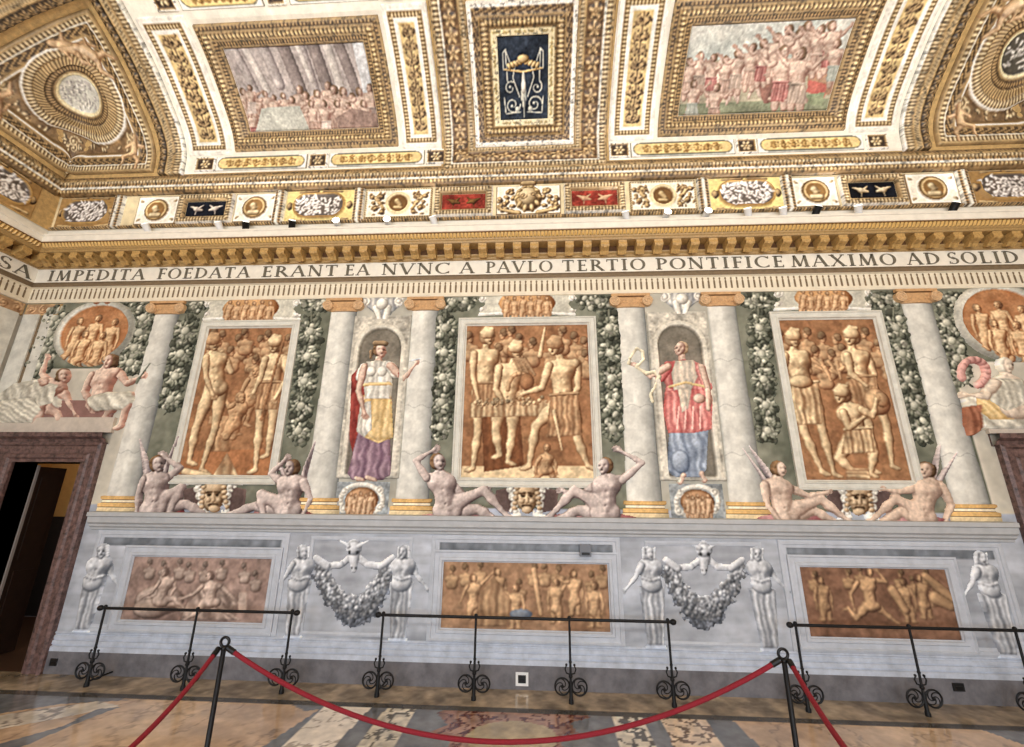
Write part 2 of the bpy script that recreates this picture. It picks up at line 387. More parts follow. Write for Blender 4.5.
    def leafmass(s, pts, r, lo, hi, n, seed=0, sz=(2, 4), world=False, bright=.2):
        """a bunch of fruit and leaves strewn about the line pts (pixels)"""
        g = random.Random(seed); k = len(pts)-1
        for i in range(n):
            t = g.random()*k; j = min(int(t), k-1); f = t-j
            x = pts[j][0]*(1-f)+pts[j+1][0]*f; y = pts[j][1]*(1-f)+pts[j+1][1]*f; rr = r*math.sqrt(g.random()); a = g.random()*6.28
            m = g.random(); L = lo*(.7+.5*m); Hh = hi*(.55+.45*g.random()) if g.random() > bright else hi
            sa = g.uniform(*sz); s.ell((x+rr*math.cos(a), y+rr*math.sin(a)), sa, sa*g.uniform(.45, .95), L, Hh, ang=g.random()*3.1, world=world)
    def wash(s, amt=.12, cell=14, seed=3):
        n = vnoise(s.M.shape, cell, s.seed+seed)-.5; n2 = vnoise(s.M.shape, 3, s.seed+seed+9, 2)-.5
        s.C *= (1+amt*2*n+amt*.9*n2)[..., None]; return s
    def mesh(s, name, surf, m, base=0., parent=None, closed=True, mask=None):
        Mk = s.M if mask is None else (s.M & mask)
        cell = Mk[:-1, :-1] & Mk[1:, :-1] & Mk[:-1, 1:] & Mk[1:, 1:]
        used = np.zeros(s.M.shape, bool)
        used[:-1, :-1] |= cell; used[1:, :-1] |= cell; used[:-1, 1:] |= cell; used[1:, 1:] |= cell
        cnt = np.zeros(s.M.shape, int)
        cnt[:-1, :-1] += cell; cnt[1:, :-1] += cell; cnt[:-1, 1:] += cell; cnt[1:, 1:] += cell
        h = s.H+base
        if closed: h = np.where(cnt < 4, 0., h)
        X, Y, Z = surf(s.U, s.V, h)
        X = X+0*s.U; Y = Y+0*s.U; Z = Z+0*s.U
        idx = -np.ones(s.M.shape, int); idx[used] = np.arange(used.sum())
        co = np.stack([X[used], Y[used], Z[used]], 1); i, j = np.nonzero(cell)
        q = np.stack([idx[i, j], idx[i+1, j], idx[i+1, j+1], idx[i, j+1]], 1)
        me = bpy.data.meshes.new(name); nv, nf = len(co), len(q)
        if parent is not None: co = co-np.array(parent.location)
        me.vertices.add(nv); me.vertices.foreach_set('co', co.astype(np.float32).ravel())
        me.loops.add(nf*4); me.loops.foreach_set('vertex_index', q.astype(np.int32).ravel())
        me.polygons.add(nf); me.polygons.foreach_set('loop_start', np.arange(nf, dtype=np.int32)*4); me.polygons.foreach_set('loop_total', np.full(nf, 4, np.int32))
        me.polygons.foreach_set('use_smooth', np.ones(nf, bool)); me.update(calc_edges=True)
        a = me.color_attributes.new('Col', 'FLOAT_COLOR', 'POINT')
        Cc = s.C.copy()
        if s.crisp:
            bl = Cc.copy()
            for ax in (0, 1):
                for sh in (1, 2): bl = (bl*2+np.roll(bl, sh, ax)+np.roll(bl, -sh, ax))/4
            Cc = Cc+s.crisp*(Cc-bl); g_ = Cc.mean(-1, keepdims=True); Cc = np.clip(.52+(Cc*.82+g_*.18-.52)*1.12, .01, 1)
        c4 = np.ones((nv, 4), np.float32); c4[:, :3] = lin(Cc[used]); a.data.foreach_set('color', c4.ravel())
        me.materials.append(m); o = bpy.data.objects.new(name, me); COL.objects.link(o)
        if parent is not None: o.parent = parent
        return o
# palettes: (shade, light)
SKIN = (col((134, 92, 78)), col((230, 204, 184))); SKINP = (col((98, 82, 80)), col((214, 198, 190)))
OCH = (col((110, 72, 46)), col((242, 216, 170))); OCHM = (col((114, 74, 48)), col((216, 178, 134))); OCHD = (col((104, 66, 44)), col((172, 126, 88)))
WHITE = (col((150, 144, 134)), col((240, 236, 224))); GREY = (col((108, 112, 120)), col((212, 215, 220))); HAIR = (col((78, 56, 40)), col((150, 118, 86)))
GREYD = (col((98, 103, 112)), col((208, 211, 216))); PINK = (col((160, 66, 66)), col((238, 168, 158))); MAUVE = (col((92, 66, 84)), col((176, 148, 160))); YEL = (col((176, 140, 84)), col((238, 212, 158)))
STEEL = (col((92, 104, 124)), col((176, 188, 204))); RED = (col((100, 34, 34)), col((172, 80, 70))); GOLD = (col((118, 84, 44)), col((234, 206, 150)))
BLU = (col((104, 114, 134)), col((204, 212, 226)))
def man(c, s, P, sk=SKIN, hair=HAIR, face=0, female=False, cloth=None, helm=None, wash=True, back=False, nohead=False):
    """one figure from its joints (pixels): head h, neck n, shoulders a/b, elbows c/d, hands e/f, hips g/i, knees j/k, feet l/m; s = head height"""
    lo, hi = sk; g = P.get
    n = P['n']; a, b = P['a'], P['b']; hp = ((P['g'][0]+P['i'][0])/2, (P['g'][1]+P['i'][1])/2)
    def mix(p, q, f): return (p[0]*(1-f)+q[0]*f, p[1]*(1-f)+q[1]*f)
    def armcaps(A, B, D):
        if B is None: return [], []
        L = [(A, mix(A, B, .4), .27, .27), (mix(A, B, .4), B, .27, .19)]; bm = []
        if D is not None:
            L += [(B, mix(B, D, .35), .20, .21), (mix(B, D, .35), D, .21, .12)]
            dx, dy = D[0]-B[0], D[1]-B[1]; l = math.hypot(dx, dy)+1e-6; dx /= l; dy /= l
            L.append((D, (D[0]+dx*s*.25, D[1]+dy*s*.25), .13, .15)); r0 = (D[0]+dx*s*.3, D[1]+dy*s*.3)
            for t, ln in ((-.13, .26), (-.045, .34), (.04, .31), (.12, .22)):
                p = (r0[0]-dy*s*t, r0[1]+dx*s*t); m1 = (p[0]+dx*s*ln*.6-dy*s*t*.4, p[1]+dy*s*ln*.6+dx*s*t*.4)
                L += [(p, m1, .055, .05), (m1, (m1[0]+dx*s*ln*.35+dy*s*.03, m1[1]+dy*s*ln*.35-dx*s*.03), .05, .04)]
            L.append(((D[0]+dx*s*.1-dy*s*.1, D[1]+dy*s*.1+dx*s*.1), (D[0]+dx*s*.3-dy*s*.24, D[1]+dy*s*.3+dx*s*.24), .06, .045))
        return L, bm
    def legcaps(A, B, D, sg):
        if B is None: return []
        L = [(A, mix(A, B, .45), .46, .42), (mix(A, B, .45), B, .42, .26)]
        if D is not None:
            L += [(B, mix(B, D, .35), .26, .29), (mix(B, D, .35), mix(B, D, .75), .29, .17), (mix(B, D, .75), D, .17, .14), (D, (D[0]+sg*s*.28, D[1]+s*.14), .16, .13), ((D[0]+sg*s*.28, D[1]+s*.14), (D[0]+sg*s*.5, D[1]+s*.18), .13, .09)]
        return L
    sgl, sgm = P.get('sl', -1), P.get('sm', 1)
    if not P.get('armfront'): c.body(armcaps(b, g('d'), g('f'))[0], s, lo, hi)
    c.body(legcaps(P['i'], g('k'), g('m'), sgm), s, lo, hi*.96)
    ax, ay = (b[0]-a[0]), (b[1]-a[1]); L = math.hypot(ax, ay)+1e-6; ax /= L; ay /= L
    bx, by = hp[0]-n[0], hp[1]-n[1]; L = math.hypot(bx, by)+1e-6; bx /= L; by /= L
    ch = mix(n, hp, .28); wa = mix(n, hp, .66); o = lambda p, t, u=0: (p[0]+ax*s*t+bx*s*u, p[1]+ay*s*t+by*s*u)
    trunk = [(o(ch, -.28), o(ch, .28), .6, .6), (ch, wa, .66, .56), (wa, hp, .56, .6), (P['g'], P['i'], .46, .46), (mix(a, n, .1), mix(b, n, .1), .28, .28), (n, mix(n, P['h'], .7), .24, .24)]
    bump = []
    if back: bump = [(o(ch, .32, .1), .28, .1), (o(ch, -.32, .1), .28, .1), (wa, .1, -.12), (ch, .08, -.12), (mix(ch, wa, .5), .08, -.12), (o(hp, .3, .2), .3, .12), (o(hp, -.3, .2), .3, .12)]
    else:
        bump = [(o(ch, .33, .05), .27, .17 if female else .12), (o(ch, -.33, .05), .27, .17 if female else .12), (mix(n, hp, .45), .09, -.06), (o(mix(n, hp, .55), .16), .14, .05), (o(mix(n, hp, .55), -.16), .14, .05), (o(mix(n, hp, .72), .16), .15, .05), (o(mix(n, hp, .72), -.16), .15, .05), (mix(n, hp, .82), .05, -.12), (mix(n, hp, .02), .1, -.05)]
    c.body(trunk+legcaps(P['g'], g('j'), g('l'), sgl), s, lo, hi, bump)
    if cloth: cloth(c, s, P)
    if not nohead:
        hx, hy = P['h']; f = face
        c.body([((hx-f*s*.1, hy-s*.1), (hx-f*s*.12, hy+s*.05), .44, .40), ((hx-f*s*.3, hy), (hx-f*s*.28, hy+s*.12), .2, .18)], s, hair[0], hair[1], [((hx-f*s*.1+s*math.cos(q)*.3, hy-s*.12-s*math.sin(q)*.25), .08, .08) for q in np.linspace(0, 3.1, 7)])
        bm = [((hx+f*s*.12+t*s, hy-s*.01), .075, -.09) for t in (-.15, .15)]+[((hx+f*s*.2, hy+s*.08), .06, .12), ((hx+f*s*.2, hy+s*.16), .05, .06), ((hx+f*s*.14, hy+s*.25), .06, -.06), ((hx+f*s*.12, hy+s*.38), .1, .06), ((hx+f*s*.12, hy-s*.16), .16, .04)]
        c.body([((hx+f*s*.06, hy-s*.1), (hx+f*s*.08, hy+s*.12), .32, .31), ((hx+f*s*.08, hy+s*.1), (hx+f*s*.12, hy+s*.34), .29, .17), ((hx+f*s*.22, hy-s*.02), (hx+f*s*.33, hy+s*.12), .04, .06)], s, lo, hi, bm)
        for t in (-.14, .14):
            if abs(f) < .6 or t*f > 0: c.ell((hx+f*s*.15+t*s, hy-s*.0), s*.065, s*.038, lo*.4, lo*.5, flatc=True)
        c.ell((hx+f*s*.16, hy+s*.26), s*.10, s*.028, lo*.65, lo*.75, flatc=True)
        if helm:
            c.body([((hx-s*.1, hy-s*.26), (hx+s*.1, hy-s*.26), .38, .38), ((hx-s*.42, hy-s*.1), (hx+s*.46, hy-s*.12), .07, .06), ((hx-s*.45, hy-s*.35), (hx-s*.1, hy-s*.66), .1, .14), ((hx-s*.1, hy-s*.66), (hx+s*.32, hy-s*.62), .14, .12)], s, helm[0], helm[1])
    c.body(armcaps(a, g('c'), g('e'))[0], s, lo, hi)
    if P.get('armfront'): c.body(armcaps(b, g('d'), g('f'))[0], s, lo, hi)
def fig(x, y, s, H=7.5, lean=0., armL=None, armR=None, stance=.35, step=0., flip=1):
    """joints of a standing figure: head centre at x,y, head height s, lean = sideways drift of the feet"""
    tl = (x-527)/(y+1120.) if y > 296 else 0
    def q(dx, dy): return (x+flip*dx*s+lean*dy/ (H-.5)*s+tl*dy*s, y+dy*s)
    P = dict(h=q(0, 0), n=q(0, .75), a=q(-.75, .95), b=q(.75, .95), g=q(-.3, 3.3), i=q(.3, 3.3), j=q(-stance-.05-step, 4.9), k=q(stance+.05, 4.9), l=q(-stance-.1, H-.7), m=q(stance+.1, H-.7))
    P['c'] = q(*(armL[0] if armL else (-1.05, 2.2))); P['e'] = q(*(armL[1] if armL else (-.95, 3.2)))
    P['d'] = q(*(armR[0] if armR else (1.05, 2.2))); P['f'] = q(*(armR[1] if armR else (.95, 3.2)))
    if flip < 0: P['sl'], P['sm'] = 1, -1
    return P
# ================================================================== THE ROOM
ZT = 5.11                                        # top of the frescoed field, below the fluted band
DL0, DL1, DLT = -7.50, -6.46, 2.60               # left door opening
DR0, DR1 = 2*XC-DL1, 2*XC-DL0                    # right door opening, mirrored
# wall with the frescoes: background colours of the painted architecture, door openings left free
wallc = Cv(XL, 0, XR, 6.32, .024, bg=(128, 130, 116), seed=4)
U, V = wallc.U, wallc.V
n1 = vnoise(U.shape, 16, 5)[..., None]; n2 = vnoise(U.shape, 5, 6)[..., None]
wallc.C[:] = col((88, 92, 78))*(1-n1)+col((150, 150, 132))*n1
wallc.C *= (.88+.24*n2)
low = (V < 2.03); st_ = vnoise((U.shape[0], U.shape[1]*6), 30, 44)[:, ::6][..., None]; wallc.C[low] = (col((166, 171, 180))*(.74+.3*n1+.22*st_))[low]
bay = V > 2.03
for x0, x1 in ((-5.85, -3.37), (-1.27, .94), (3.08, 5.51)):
    m_ = (U > x0) & (U < x1) & (V > 1.50) & (V < 1.64); wallc.C[m_] = (col((124, 130, 138))*(.8+.4*n2))[m_]  # trompe-l'oeil recess under the ledge, its shade painted into the wall colour
for x0, x1 in ((-2.72, -1.86), (1.56, 2.42)):
    m_ = bay & (U > x0-.12) & (U < x1+.12); wallc.C[m_] = (col((176, 172, 158))*(.85+.3*n1))[m_]
for x0, x1 in ((XL, -5.95), (5.65, XR)):
    m_ = bay & (U > x0) & (U < x1) & (V < 4.0); wallc.C[m_] = (col((190, 184, 168))*(.85+.3*n1))[m_]
for a, b in ((DL0, DL1), (DR0, DR1)): wallc.M &= ~((U > a) & (U < b) & (V < DLT))
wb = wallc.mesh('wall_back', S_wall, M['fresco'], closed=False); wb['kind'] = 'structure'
def quad(name, pts, m, kind='structure'):
    o = MB().add(pts, [(0, 1, 2, 3)]).build(name, m); o['kind'] = kind; return o
quad('wall_left', [(XL, 0, 0), (XL, RB, 0), (XL, RB, 6.4), (XL, 0, 6.4)], M['plain'])
quad('wall_right', [(XR, 0, 0), (XR, RB, 0), (XR, RB, 6.4), (XR, 0, 6.4)], M['plain'])
mb = MB(); ops = [(-6.25, -4.55), (-2.65, -.95), (.95, 2.65), (4.55, 6.25)]; prev = XL
for a, b in ops:
    mb.add([(prev, RB, 0), (a, RB, 0), (a, RB, 9.3), (prev, RB, 9.3)], [(0, 1, 2, 3)]); mb.add([(a, RB, 0), (b, RB, 0), (b, RB, 1.1), (a, RB, 1.1)], [(0, 1, 2, 3)])
    mb.add([(a, RB, 4.1), (b, RB, 4.1), (b, RB, 9.3), (a, RB, 9.3)], [(0, 1, 2, 3)]); prev = b
mb.add([(prev, RB, 0), (XR, RB, 0), (XR, RB, 9.3), (prev, RB, 9.3)], [(0, 1, 2, 3)]); o = mb.build('wall_front', M['plain']); o['kind'] = 'structure'
for i, (a, b) in enumerate(ops):
    e = empty('window_%d' % (i+1), (a, RB, 1.1), kind='structure')
    MB().add([(a, RB-.1, 1.1), (b, RB-.1, 1.1), (b, RB-.1, 4.1), (a, RB-.1, 4.1)], [(0, 1, 2, 3)]).build('pane', M['winglass'], e)
    fm = MB()
    for x in (a, (a+b)/2, b): fm.box((x-.04, RB-.08, 1.1), (x+.04, RB, 4.1))
    for z in (1.1, 2.6, 4.1): fm.box((a, RB-.08, z-.04), (b, RB, z+.04))
    fm.build('window_frame', M['wood'], e)
# floor: inlaid marble near the wall, traced stripe by stripe, plain marble beyond
fl = Cv(XL, -5.2, XR, 0, .022, bg=(176, 140, 104), px=lambda x, y: tuple(onfloor(x, y)[:2]), seed=8)
nA = vnoise(fl.U.shape, 26, 11)[..., None]; nB = vnoise(fl.U.shape, 7, 12, 5)[..., None]; vein = np.abs(vnoise(fl.U.shape, 18, 13, 5)-.5)[..., None]
tan_ = col((172, 142, 114))*(1-nA)+col((220, 192, 158))*nA; tan_ = tan_*(.84+.32*nB); tan_ = tan_*(1-.18*np.clip(1-vein/.03, 0, 1)); fl.C[:] = tan_
def fpoly(pts, c, amt=.25, veined=None, cell=6):
    """flat inlay piece outlined on the floor"""
    mk = Cv.__new__(Cv); mk.__dict__.update(fl.__dict__); mk.M = np.zeros_like(fl.M); mk.C = np.zeros_like(fl.C); mk.H = np.zeros_like(fl.H)
    mk.poly(pts, col(c), col(c)); n = vnoise(fl.U.shape, cell, int(pts[0][0])+3, 5)[..., None]; C2 = col(c)*(1-amt+2*amt*n)
    if veined is not None:
        v = np.abs(vnoise(fl.U.shape, 9, int(pts[0][0])+17, 4)-.5)[..., None]; C2 = np.where(v < .04, col(veined), C2)
    fl.C[mk.M] = C2[mk.M]
GR = (116, 118, 122)
fpoly([(-40, 697), (-40, 720), (60, 704), (130, 700), (60, 690)], GR)
fpoly([(-60, 740), (60, 718), (120, 706), (100, 701), (20, 712), (-60, 726)], (206, 196, 180), .2, (150, 140, 130))
fpoly([(-60, 760), (60, 727), (98, 709), (120, 707), (80, 722), (-20, 765)], GR)
fpoly([(300, 697), (313, 701), (292, 705), (305, 711), (320, 709), (262, 747), (235, 775), (900, 775), (760, 747), (735, 722), (722, 718), (745, 712), (742, 703), (700, 697)], GR, .2)
fpoly([(333, 699), (379, 699), (333, 747), (306, 775), (246, 775), (282, 747)], (222, 212, 198), .12, (176, 164, 148))
fpoly([(395, 697), (424, 697), (393, 747), (375, 775), (327, 775), (357, 747)], (198, 190, 172), .25, (110, 104, 92), 3)
fpoly([(608, 700), (633, 700), (657, 747), (672, 775), (625, 775), (619, 747)], (206, 198, 182), .25, (104, 98, 88), 3)
fpoly([(655, 706), (696, 706), (724, 747), (742, 775), (688, 775), (674, 747)], (218, 196, 172), .15, (132, 110, 92), 3)
fpoly([(985, 713), (1060, 713), (1120, 745), (1040, 737)], (222, 214, 202), .15, (170, 160, 150))
fpoly([(936, 706), (1060, 706), (1060, 713), (985, 713), (1040, 737), (1100, 775), (1030, 747), (960, 722)], GR)
star = [(437, 713), (455, 706), (462, 710), (500, 708), (535, 706), (560, 706), (566, 710), (592, 717), (570, 723), (578, 733), (560, 736), (566, 760), (440, 760), (452, 738), (430, 732), (448, 725)]
fpoly(star, (150, 112, 96), .25, (110, 62, 54)); 
star2 = [(x*.78+512*.22, y*.86+733*.14) for x, y in star]; fpoly(star2, (164, 128, 110), .2, (112, 66, 58))
fpoly([(512+46*math.cos(t), 739+18*math.sin(t)) for t in np.linspace(0, 6.28, 24)], (176, 160, 128), .2)
m_ = fl.V > -.52; fl.C[m_] = (col((150, 134, 112))*(.6+.8*nB))[m_]
m_ = (fl.V > -.62) & (fl.V < -.52); fl.C[m_] = (col((88, 84, 78))*(.8+.4*nB))[m_]
fl.crisp = .3
o = fl.mesh('floor', S_floor, M['floor'], closed=False); o['kind'] = 'structure'
o = MB().add([(XL, RB, 0), (XR, RB, 0), (XR, -5.2, 0), (XL, -5.2, 0)], [(0, 1, 2, 3)]).build('floor_rear', mat('plain_tan_marble', (180, 145, 108), rough=.25, noise=.2, nscale=3)); o['kind'] = 'structure'
# vault: cove over every wall and a flat middle
mb = MB(); st = SS[::8]; st = np.append(st, SS[-1]); ys, zs = pr(st)
def covemesh(mb, fn, a0, a1):
    vs = []; 
    for y, z in zip(ys, zs): vs += [fn(a0(-y), y, z), fn(a1(-y), y, z)]
    mb.add(vs, [(2*i, 2*i+1, 2*i+3, 2*i+2) for i in range(len(ys)-1)])
covemesh(mb, lambda t, y, z: (t, y, z), lambda o: XL+o, lambda o: XR-o)
covemesh(mb, lambda t, y, z: (XL-y, t, z), lambda o: -o, lambda o: RB)
covemesh(mb, lambda t, y, z: (XR+y, t, z), lambda o: -o, lambda o: RB)
mb.add([(XL+4.4, -4.4, 9.2), (XR-4.4, -4.4, 9.2), (XR-4.4, RB, 9.2), (XL+4.4, RB, 9.2)], [(0, 1, 2, 3)])
o = mb.build('ceiling', mat('gilded_vault_plaster', (196, 164, 110), rough=.55, noise=.3, nscale=14, bump=.6, bscale=26)); o['kind'] = 'structure'
# ================================================================== CORNICE, INSCRIPTION, FLUTED BAND (mitred round the corners)
def run(prof, name, m, parent=None):
    fns = [lambda o, z: (XL+o, RB, z), lambda o, z: (XL+o, -o, z), lambda o, z: (XR-o, -o, z), lambda o, z: (XR-o, RB, z)]
    return MB().sweep(fns, prof).build(name, m, parent)
def arc(c, r, a0, a1, n=6): return [(c[0]+r*math.cos(math.radians(a0+(a1-a0)*i/n)), c[1]+r*math.sin(math.radians(a0+(a1-a0)*i/n))) for i in range(n+1)]
ent = empty('entablature', (XC, 0, 5.1), 'long gilded cornice with scroll brackets running round the room above the inscription', 'cornice')
run([(.0, 5.44), (.035, 5.45), (.035, 5.46), (.022, 5.465), (.022, 5.70), (.03, 5.705)], 'frieze_band', M['white'], ent)
run([(.0, 5.36), (.05, 5.365), (.055, 5.39), (.03, 5.40), (.03, 5.435), (.045, 5.45), (.0, 5.455)], 'brown_fillet', M['brownline'], ent)
run([(.0, 5.10), (.02, 5.10), (.03, 5.13), (.015, 5.14), (.015, 5.35), (.05, 5.365)], 'fluted_band', mat('cream_stucco', (226, 216, 194), rough=.7, noise=.08), ent)
run([(.02, 5.70), (.05, 5.71), (.055, 5.735), (.085, 5.755), (.09, 5.775), (.07, 5.78)], 'bed_moulding', M['goldmould'], ent)
run([(.07, 5.78), (.07, 5.87), (.255, 5.872)], 'bracket_ground', mat('brown_recess', (92, 62, 34), rough=.7, noise=.3, nscale=30), ent)
run([(.06, 5.87), (.25, 5.87), (.265, 5.90), (.28, 5.91), (.29, 5.94), (.325, 5.99), (.335, 6.0), (.335, 6.02)], 'gold_ogee_moulding', M['goldmould'], ent)
run([(.335, 6.0), (.36, 6.005), (.365, 6.09), (.38, 6.10), (.38, 6.125), (.36, 6.135), (.20, 6.15), (.20, 6.32)], 'white_fascia', M['white'], ent)
for z, off, m_ in ((6.0, .335, 'golddark'),):
    run([(off-.004, z-.012), (off+.012, z-.006), (off+.012, z+.008), (off-.002, z+.01)], 'thin_bead', M[m_], ent)
# carved leaves of the ogee: small tongues side by side
mb = MB()
x = XL+.35
while x < XR-.35:
    mb.add([(x-.022, -.284, 5.925), (x+.022, -.284, 5.925), (x+.018, -.333, 5.99), (x, -.34, 5.993), (x-.018, -.333, 5.99), (x, -.318, 5.93)], [(0, 5, 3, 4), (5, 1, 2, 3)]); x += .055
for sx in (XL, XR):
    y = -.35
    while y > -5: 
        s_ = 1 if sx < 0 else -1; mb.add([(sx+s_*.284, y-.022, 5.925), (sx+s_*.284, y+.022, 5.925), (sx+s_*.333, y+.018, 5.99), (sx+s_*.34, y, 5.993), (sx+s_*.333, y-.018, 5.99), (sx+s_*.318, y, 5.93)], [(0, 5, 3, 4), (5, 1, 2, 3)]); y -= .055
o = mb.build('leaf_tongues', mat('bright_gold', (214, 176, 104), rough=.4, noise=.2, nscale=30, spec=.6), ent); o['kind'] = 'stuff'
# scroll brackets (modillions), each a part
b_ = MB(); wd = .062
side = [(-.07, 5.72), (-.12, 5.70), (-.16, 5.745), (-.20, 5.76), (-.235, 5.77), (-.245, 5.80), (-.24, 5.84), (-.25, 5.865), (-.07, 5.865)]
b_.add([(-wd, y, z) for y, z in side]+[(wd, y, z) for y, z in side], [tuple(range(9)), tuple(range(17, 8, -1))]+[(i, (i+1) % 9, (i+1) % 9+9, i+9) for i in range(9)])
b_.add([(-wd*.35, y-.008, z-.012) for y, z in side[:7]]+[(wd*.35, y-.008, z-.012) for y, z in side[:7]], [(i, i+1, i+8, i+7) for i in range(6)])
b_.tube([(-wd, -.225, 5.80), (wd, -.225, 5.80)], .028, 8); b_.tube([(-wd, -.10, 5.735), (wd, -.10, 5.735)], .03, 8)
bo = b_.build('scroll_bracket', mat('bracket_gold', (186, 150, 92), rough=.45, noise=.3, nscale=40, bump=.4), ent)
me0 = bo.data; bo.location = Vector((0, 0, 0)); sp = .262; N = int((XR-XL-.5)/sp); first = True
for i in range(N+1):
    x = XC-N*sp/2+i*sp
    if first: q = bo; first = False
    else: q = bo.copy(); COL.objects.link(q); q.parent = ent
    q.location = (x, 0, 0)
for sx in (-1, 1):
    for i in range(9):
        q = bo.copy(); COL.objects.link(q); q.parent = ent
        q.rotation_euler = (0, 0, math.pi/2 if sx < 0 else -math.pi/2)
        q.location = ((XL if sx < 0 else XR)-XC, -.30-i*sp, 5.1-5.1); q.location.z = 0
        # mesh coordinates are relative to the cornice origin (XC, 0, 5.1)
# flutes: small dark arched tongues set in the cream band
fv = MB(); x = XL+.06
fm = M['brownline']
def flute(mb, P):
    v = [P(-.014, 5.165), P(.014, 5.165), P(.014, 5.28), P(.007, 5.30), P(.015, 5.33), P(0, 5.347), P(-.015, 5.33), P(-.007, 5.30), P(-.014, 5.28)]; mb.add(v, [tuple(range(9))])
while x < XR-.04:
    flute(fv, lambda a, z, x=x: (x+a, -.0175, z)); x += .082
for sx, s_ in ((XL, 1), (XR, -1)):
    y = -.1
    while y > -4: flute(fv, lambda a, z, y=y: (sx+s_*.0175, y+a, z)); y -= .082
o = fv.build('flutes', fm, ent); o['kind'] = 'stuff'
# ------------------------------------------------------------------ Roman capitals cut from strokes; thick stroke T, hairline t
T_, t_ = .17, .075
def _bar(x0, y0, x1, y1, w):
    dx, dy = x1-x0, y1-y0; L = math.hypot(dx, dy); nx, ny = -dy/L*w/2, dx/L*w/2
    return [(x0+nx, y0+ny), (x0-nx, y0-ny), (x1-nx, y1-ny), (x1+nx, y1+ny)]
def _ser(x, y, w=.34): return [(x-w/2, y-.03), (x+w/2, y-.03), (x+w/2, y+.03), (x-w/2, y+.03)]
def _bow(cx, cy, rx, ry, a0, a1, w0=.07, w1=.17, n=14):
    out = []
    def P(a, o):
        wv = (w0+(w1-w0)*abs(math.cos(a)))/2*o; return (cx+(rx+wv)*math.cos(a), cy+(ry+wv*.7)*math.sin(a))
    for i in range(n):
        a, b = math.radians(a0+(a1-a0)*i/n), math.radians(a0+(a1-a0)*(i+1)/n); out.append([P(a, 1), P(a, -1), P(b, -1), P(b, 1)])
    return out
def glyph(c):
    st = lambda x: [_bar(x, 0, x, 1, T_), _ser(x, .03), _ser(x, .97)]
    G = {'I': (st(.2), .4), 'L': (st(.2)+[_bar(.2, .04, .62, .04, .08), _bar(.6, .02, .62, .22, .06)], .66),
     'T': ([_bar(.38, 0, .38, 1, T_), _ser(.38, .03), _bar(.04, .96, .72, .96, .08), _bar(.05, .99, .05, .78, .06), _bar(.71, .99, .71, .78, .06)], .76),
     'E': (st(.2)+[_bar(.2, .04, .6, .04, .08), _bar(.2, .96, .58, .96, .08), _bar(.2, .52, .5, .52, .08), _bar(.59, 0, .6, .2, .06), _bar(.57, 1, .57, .82, .06), _bar(.5, .43, .5, .61, .05)], .64),
     'F': (st(.2)+[_bar(.2, .96, .58, .96, .08), _bar(.2, .52, .5, .52, .08), _bar(.57, 1, .57, .82, .06), _bar(.5, .43, .5, .61, .05)], .6),
     'N': ([_bar(.14, 0, .14, 1, t_), _bar(.14, 1, .76, 0, T_), _bar(.76, 0, .76, 1, t_), _ser(.14, .03, .26), _ser(.1, .97, .24), _ser(.76, .97, .26)], .9),
     'M': ([_bar(.14, 0, .22, 1, t_), _bar(.22, 1, .52, .05, T_), _bar(.52, .05, .84, 1, t_), _bar(.84, 1, .92, 0, T_), _ser(.14, .03, .26), _ser(.92, .03, .3)], 1.08),
     'A': ([_bar(.06, 0, .42, 1, t_), _bar(.42, 1, .8, 0, T_), _bar(.2, .36, .64, .36, .06), _ser(.08, .03, .26), _ser(.8, .03, .3)], .88),
     'V': ([_bar(.08, 1, .44, 0, T_), _bar(.44, 0, .8, 1, t_), _ser(.08, .97, .3), _ser(.8, .97, .26)], .88),
     'X': ([_bar(.1, 1, .76, 0, T_), _bar(.1, 0, .76, 1, t_), _ser(.12, .97, .3), _ser(.76, .03, .3), _ser(.12, .03, .24), _ser(.74, .97, .24)], .88),
     'O': (_bow(.46, .5, .38, .47, 0, 360, n=28), .92), 'D': (st(.2)+_bow(.3, .5, .5, .46, -90, 90)+[_bar(.2, .04, .32, .04, .08), _bar(.2, .96, .32, .96, .08)], .9),
     'C': (_bow(.5, .5, .42, .47, 48, 312, n=22)+[_bar(.78, .78, .8, .98, .06), _bar(.78, .05, .8, .22, .06)], .86),
     'P': (st(.2)+_bow(.3, .73, .3, .24, -90, 90)+[_bar(.2, .96, .32, .96, .07), _bar(.2, .49, .32, .49, .07)], .68),
     'R': (st(.2)+_bow(.3, .73, .28, .24, -90, 90)+[_bar(.2, .96, .32, .96, .07), _bar(.2, .49, .4, .49, .07), _bar(.4, .5, .8, .02, T_), _ser(.82, .03, .2)], .86),
     'S': (_bow(.34, .73, .22, .24, 40, 250, .07, .12)+_bow(.34, .26, .24, .24, -140, 75, .07, .14)+[_bar(.26, .55, .44, .44, T_), _bar(.52, .8, .54, .97, .06), _bar(.1, .03, .12, .22, .06)], .66)}
    return G[c]
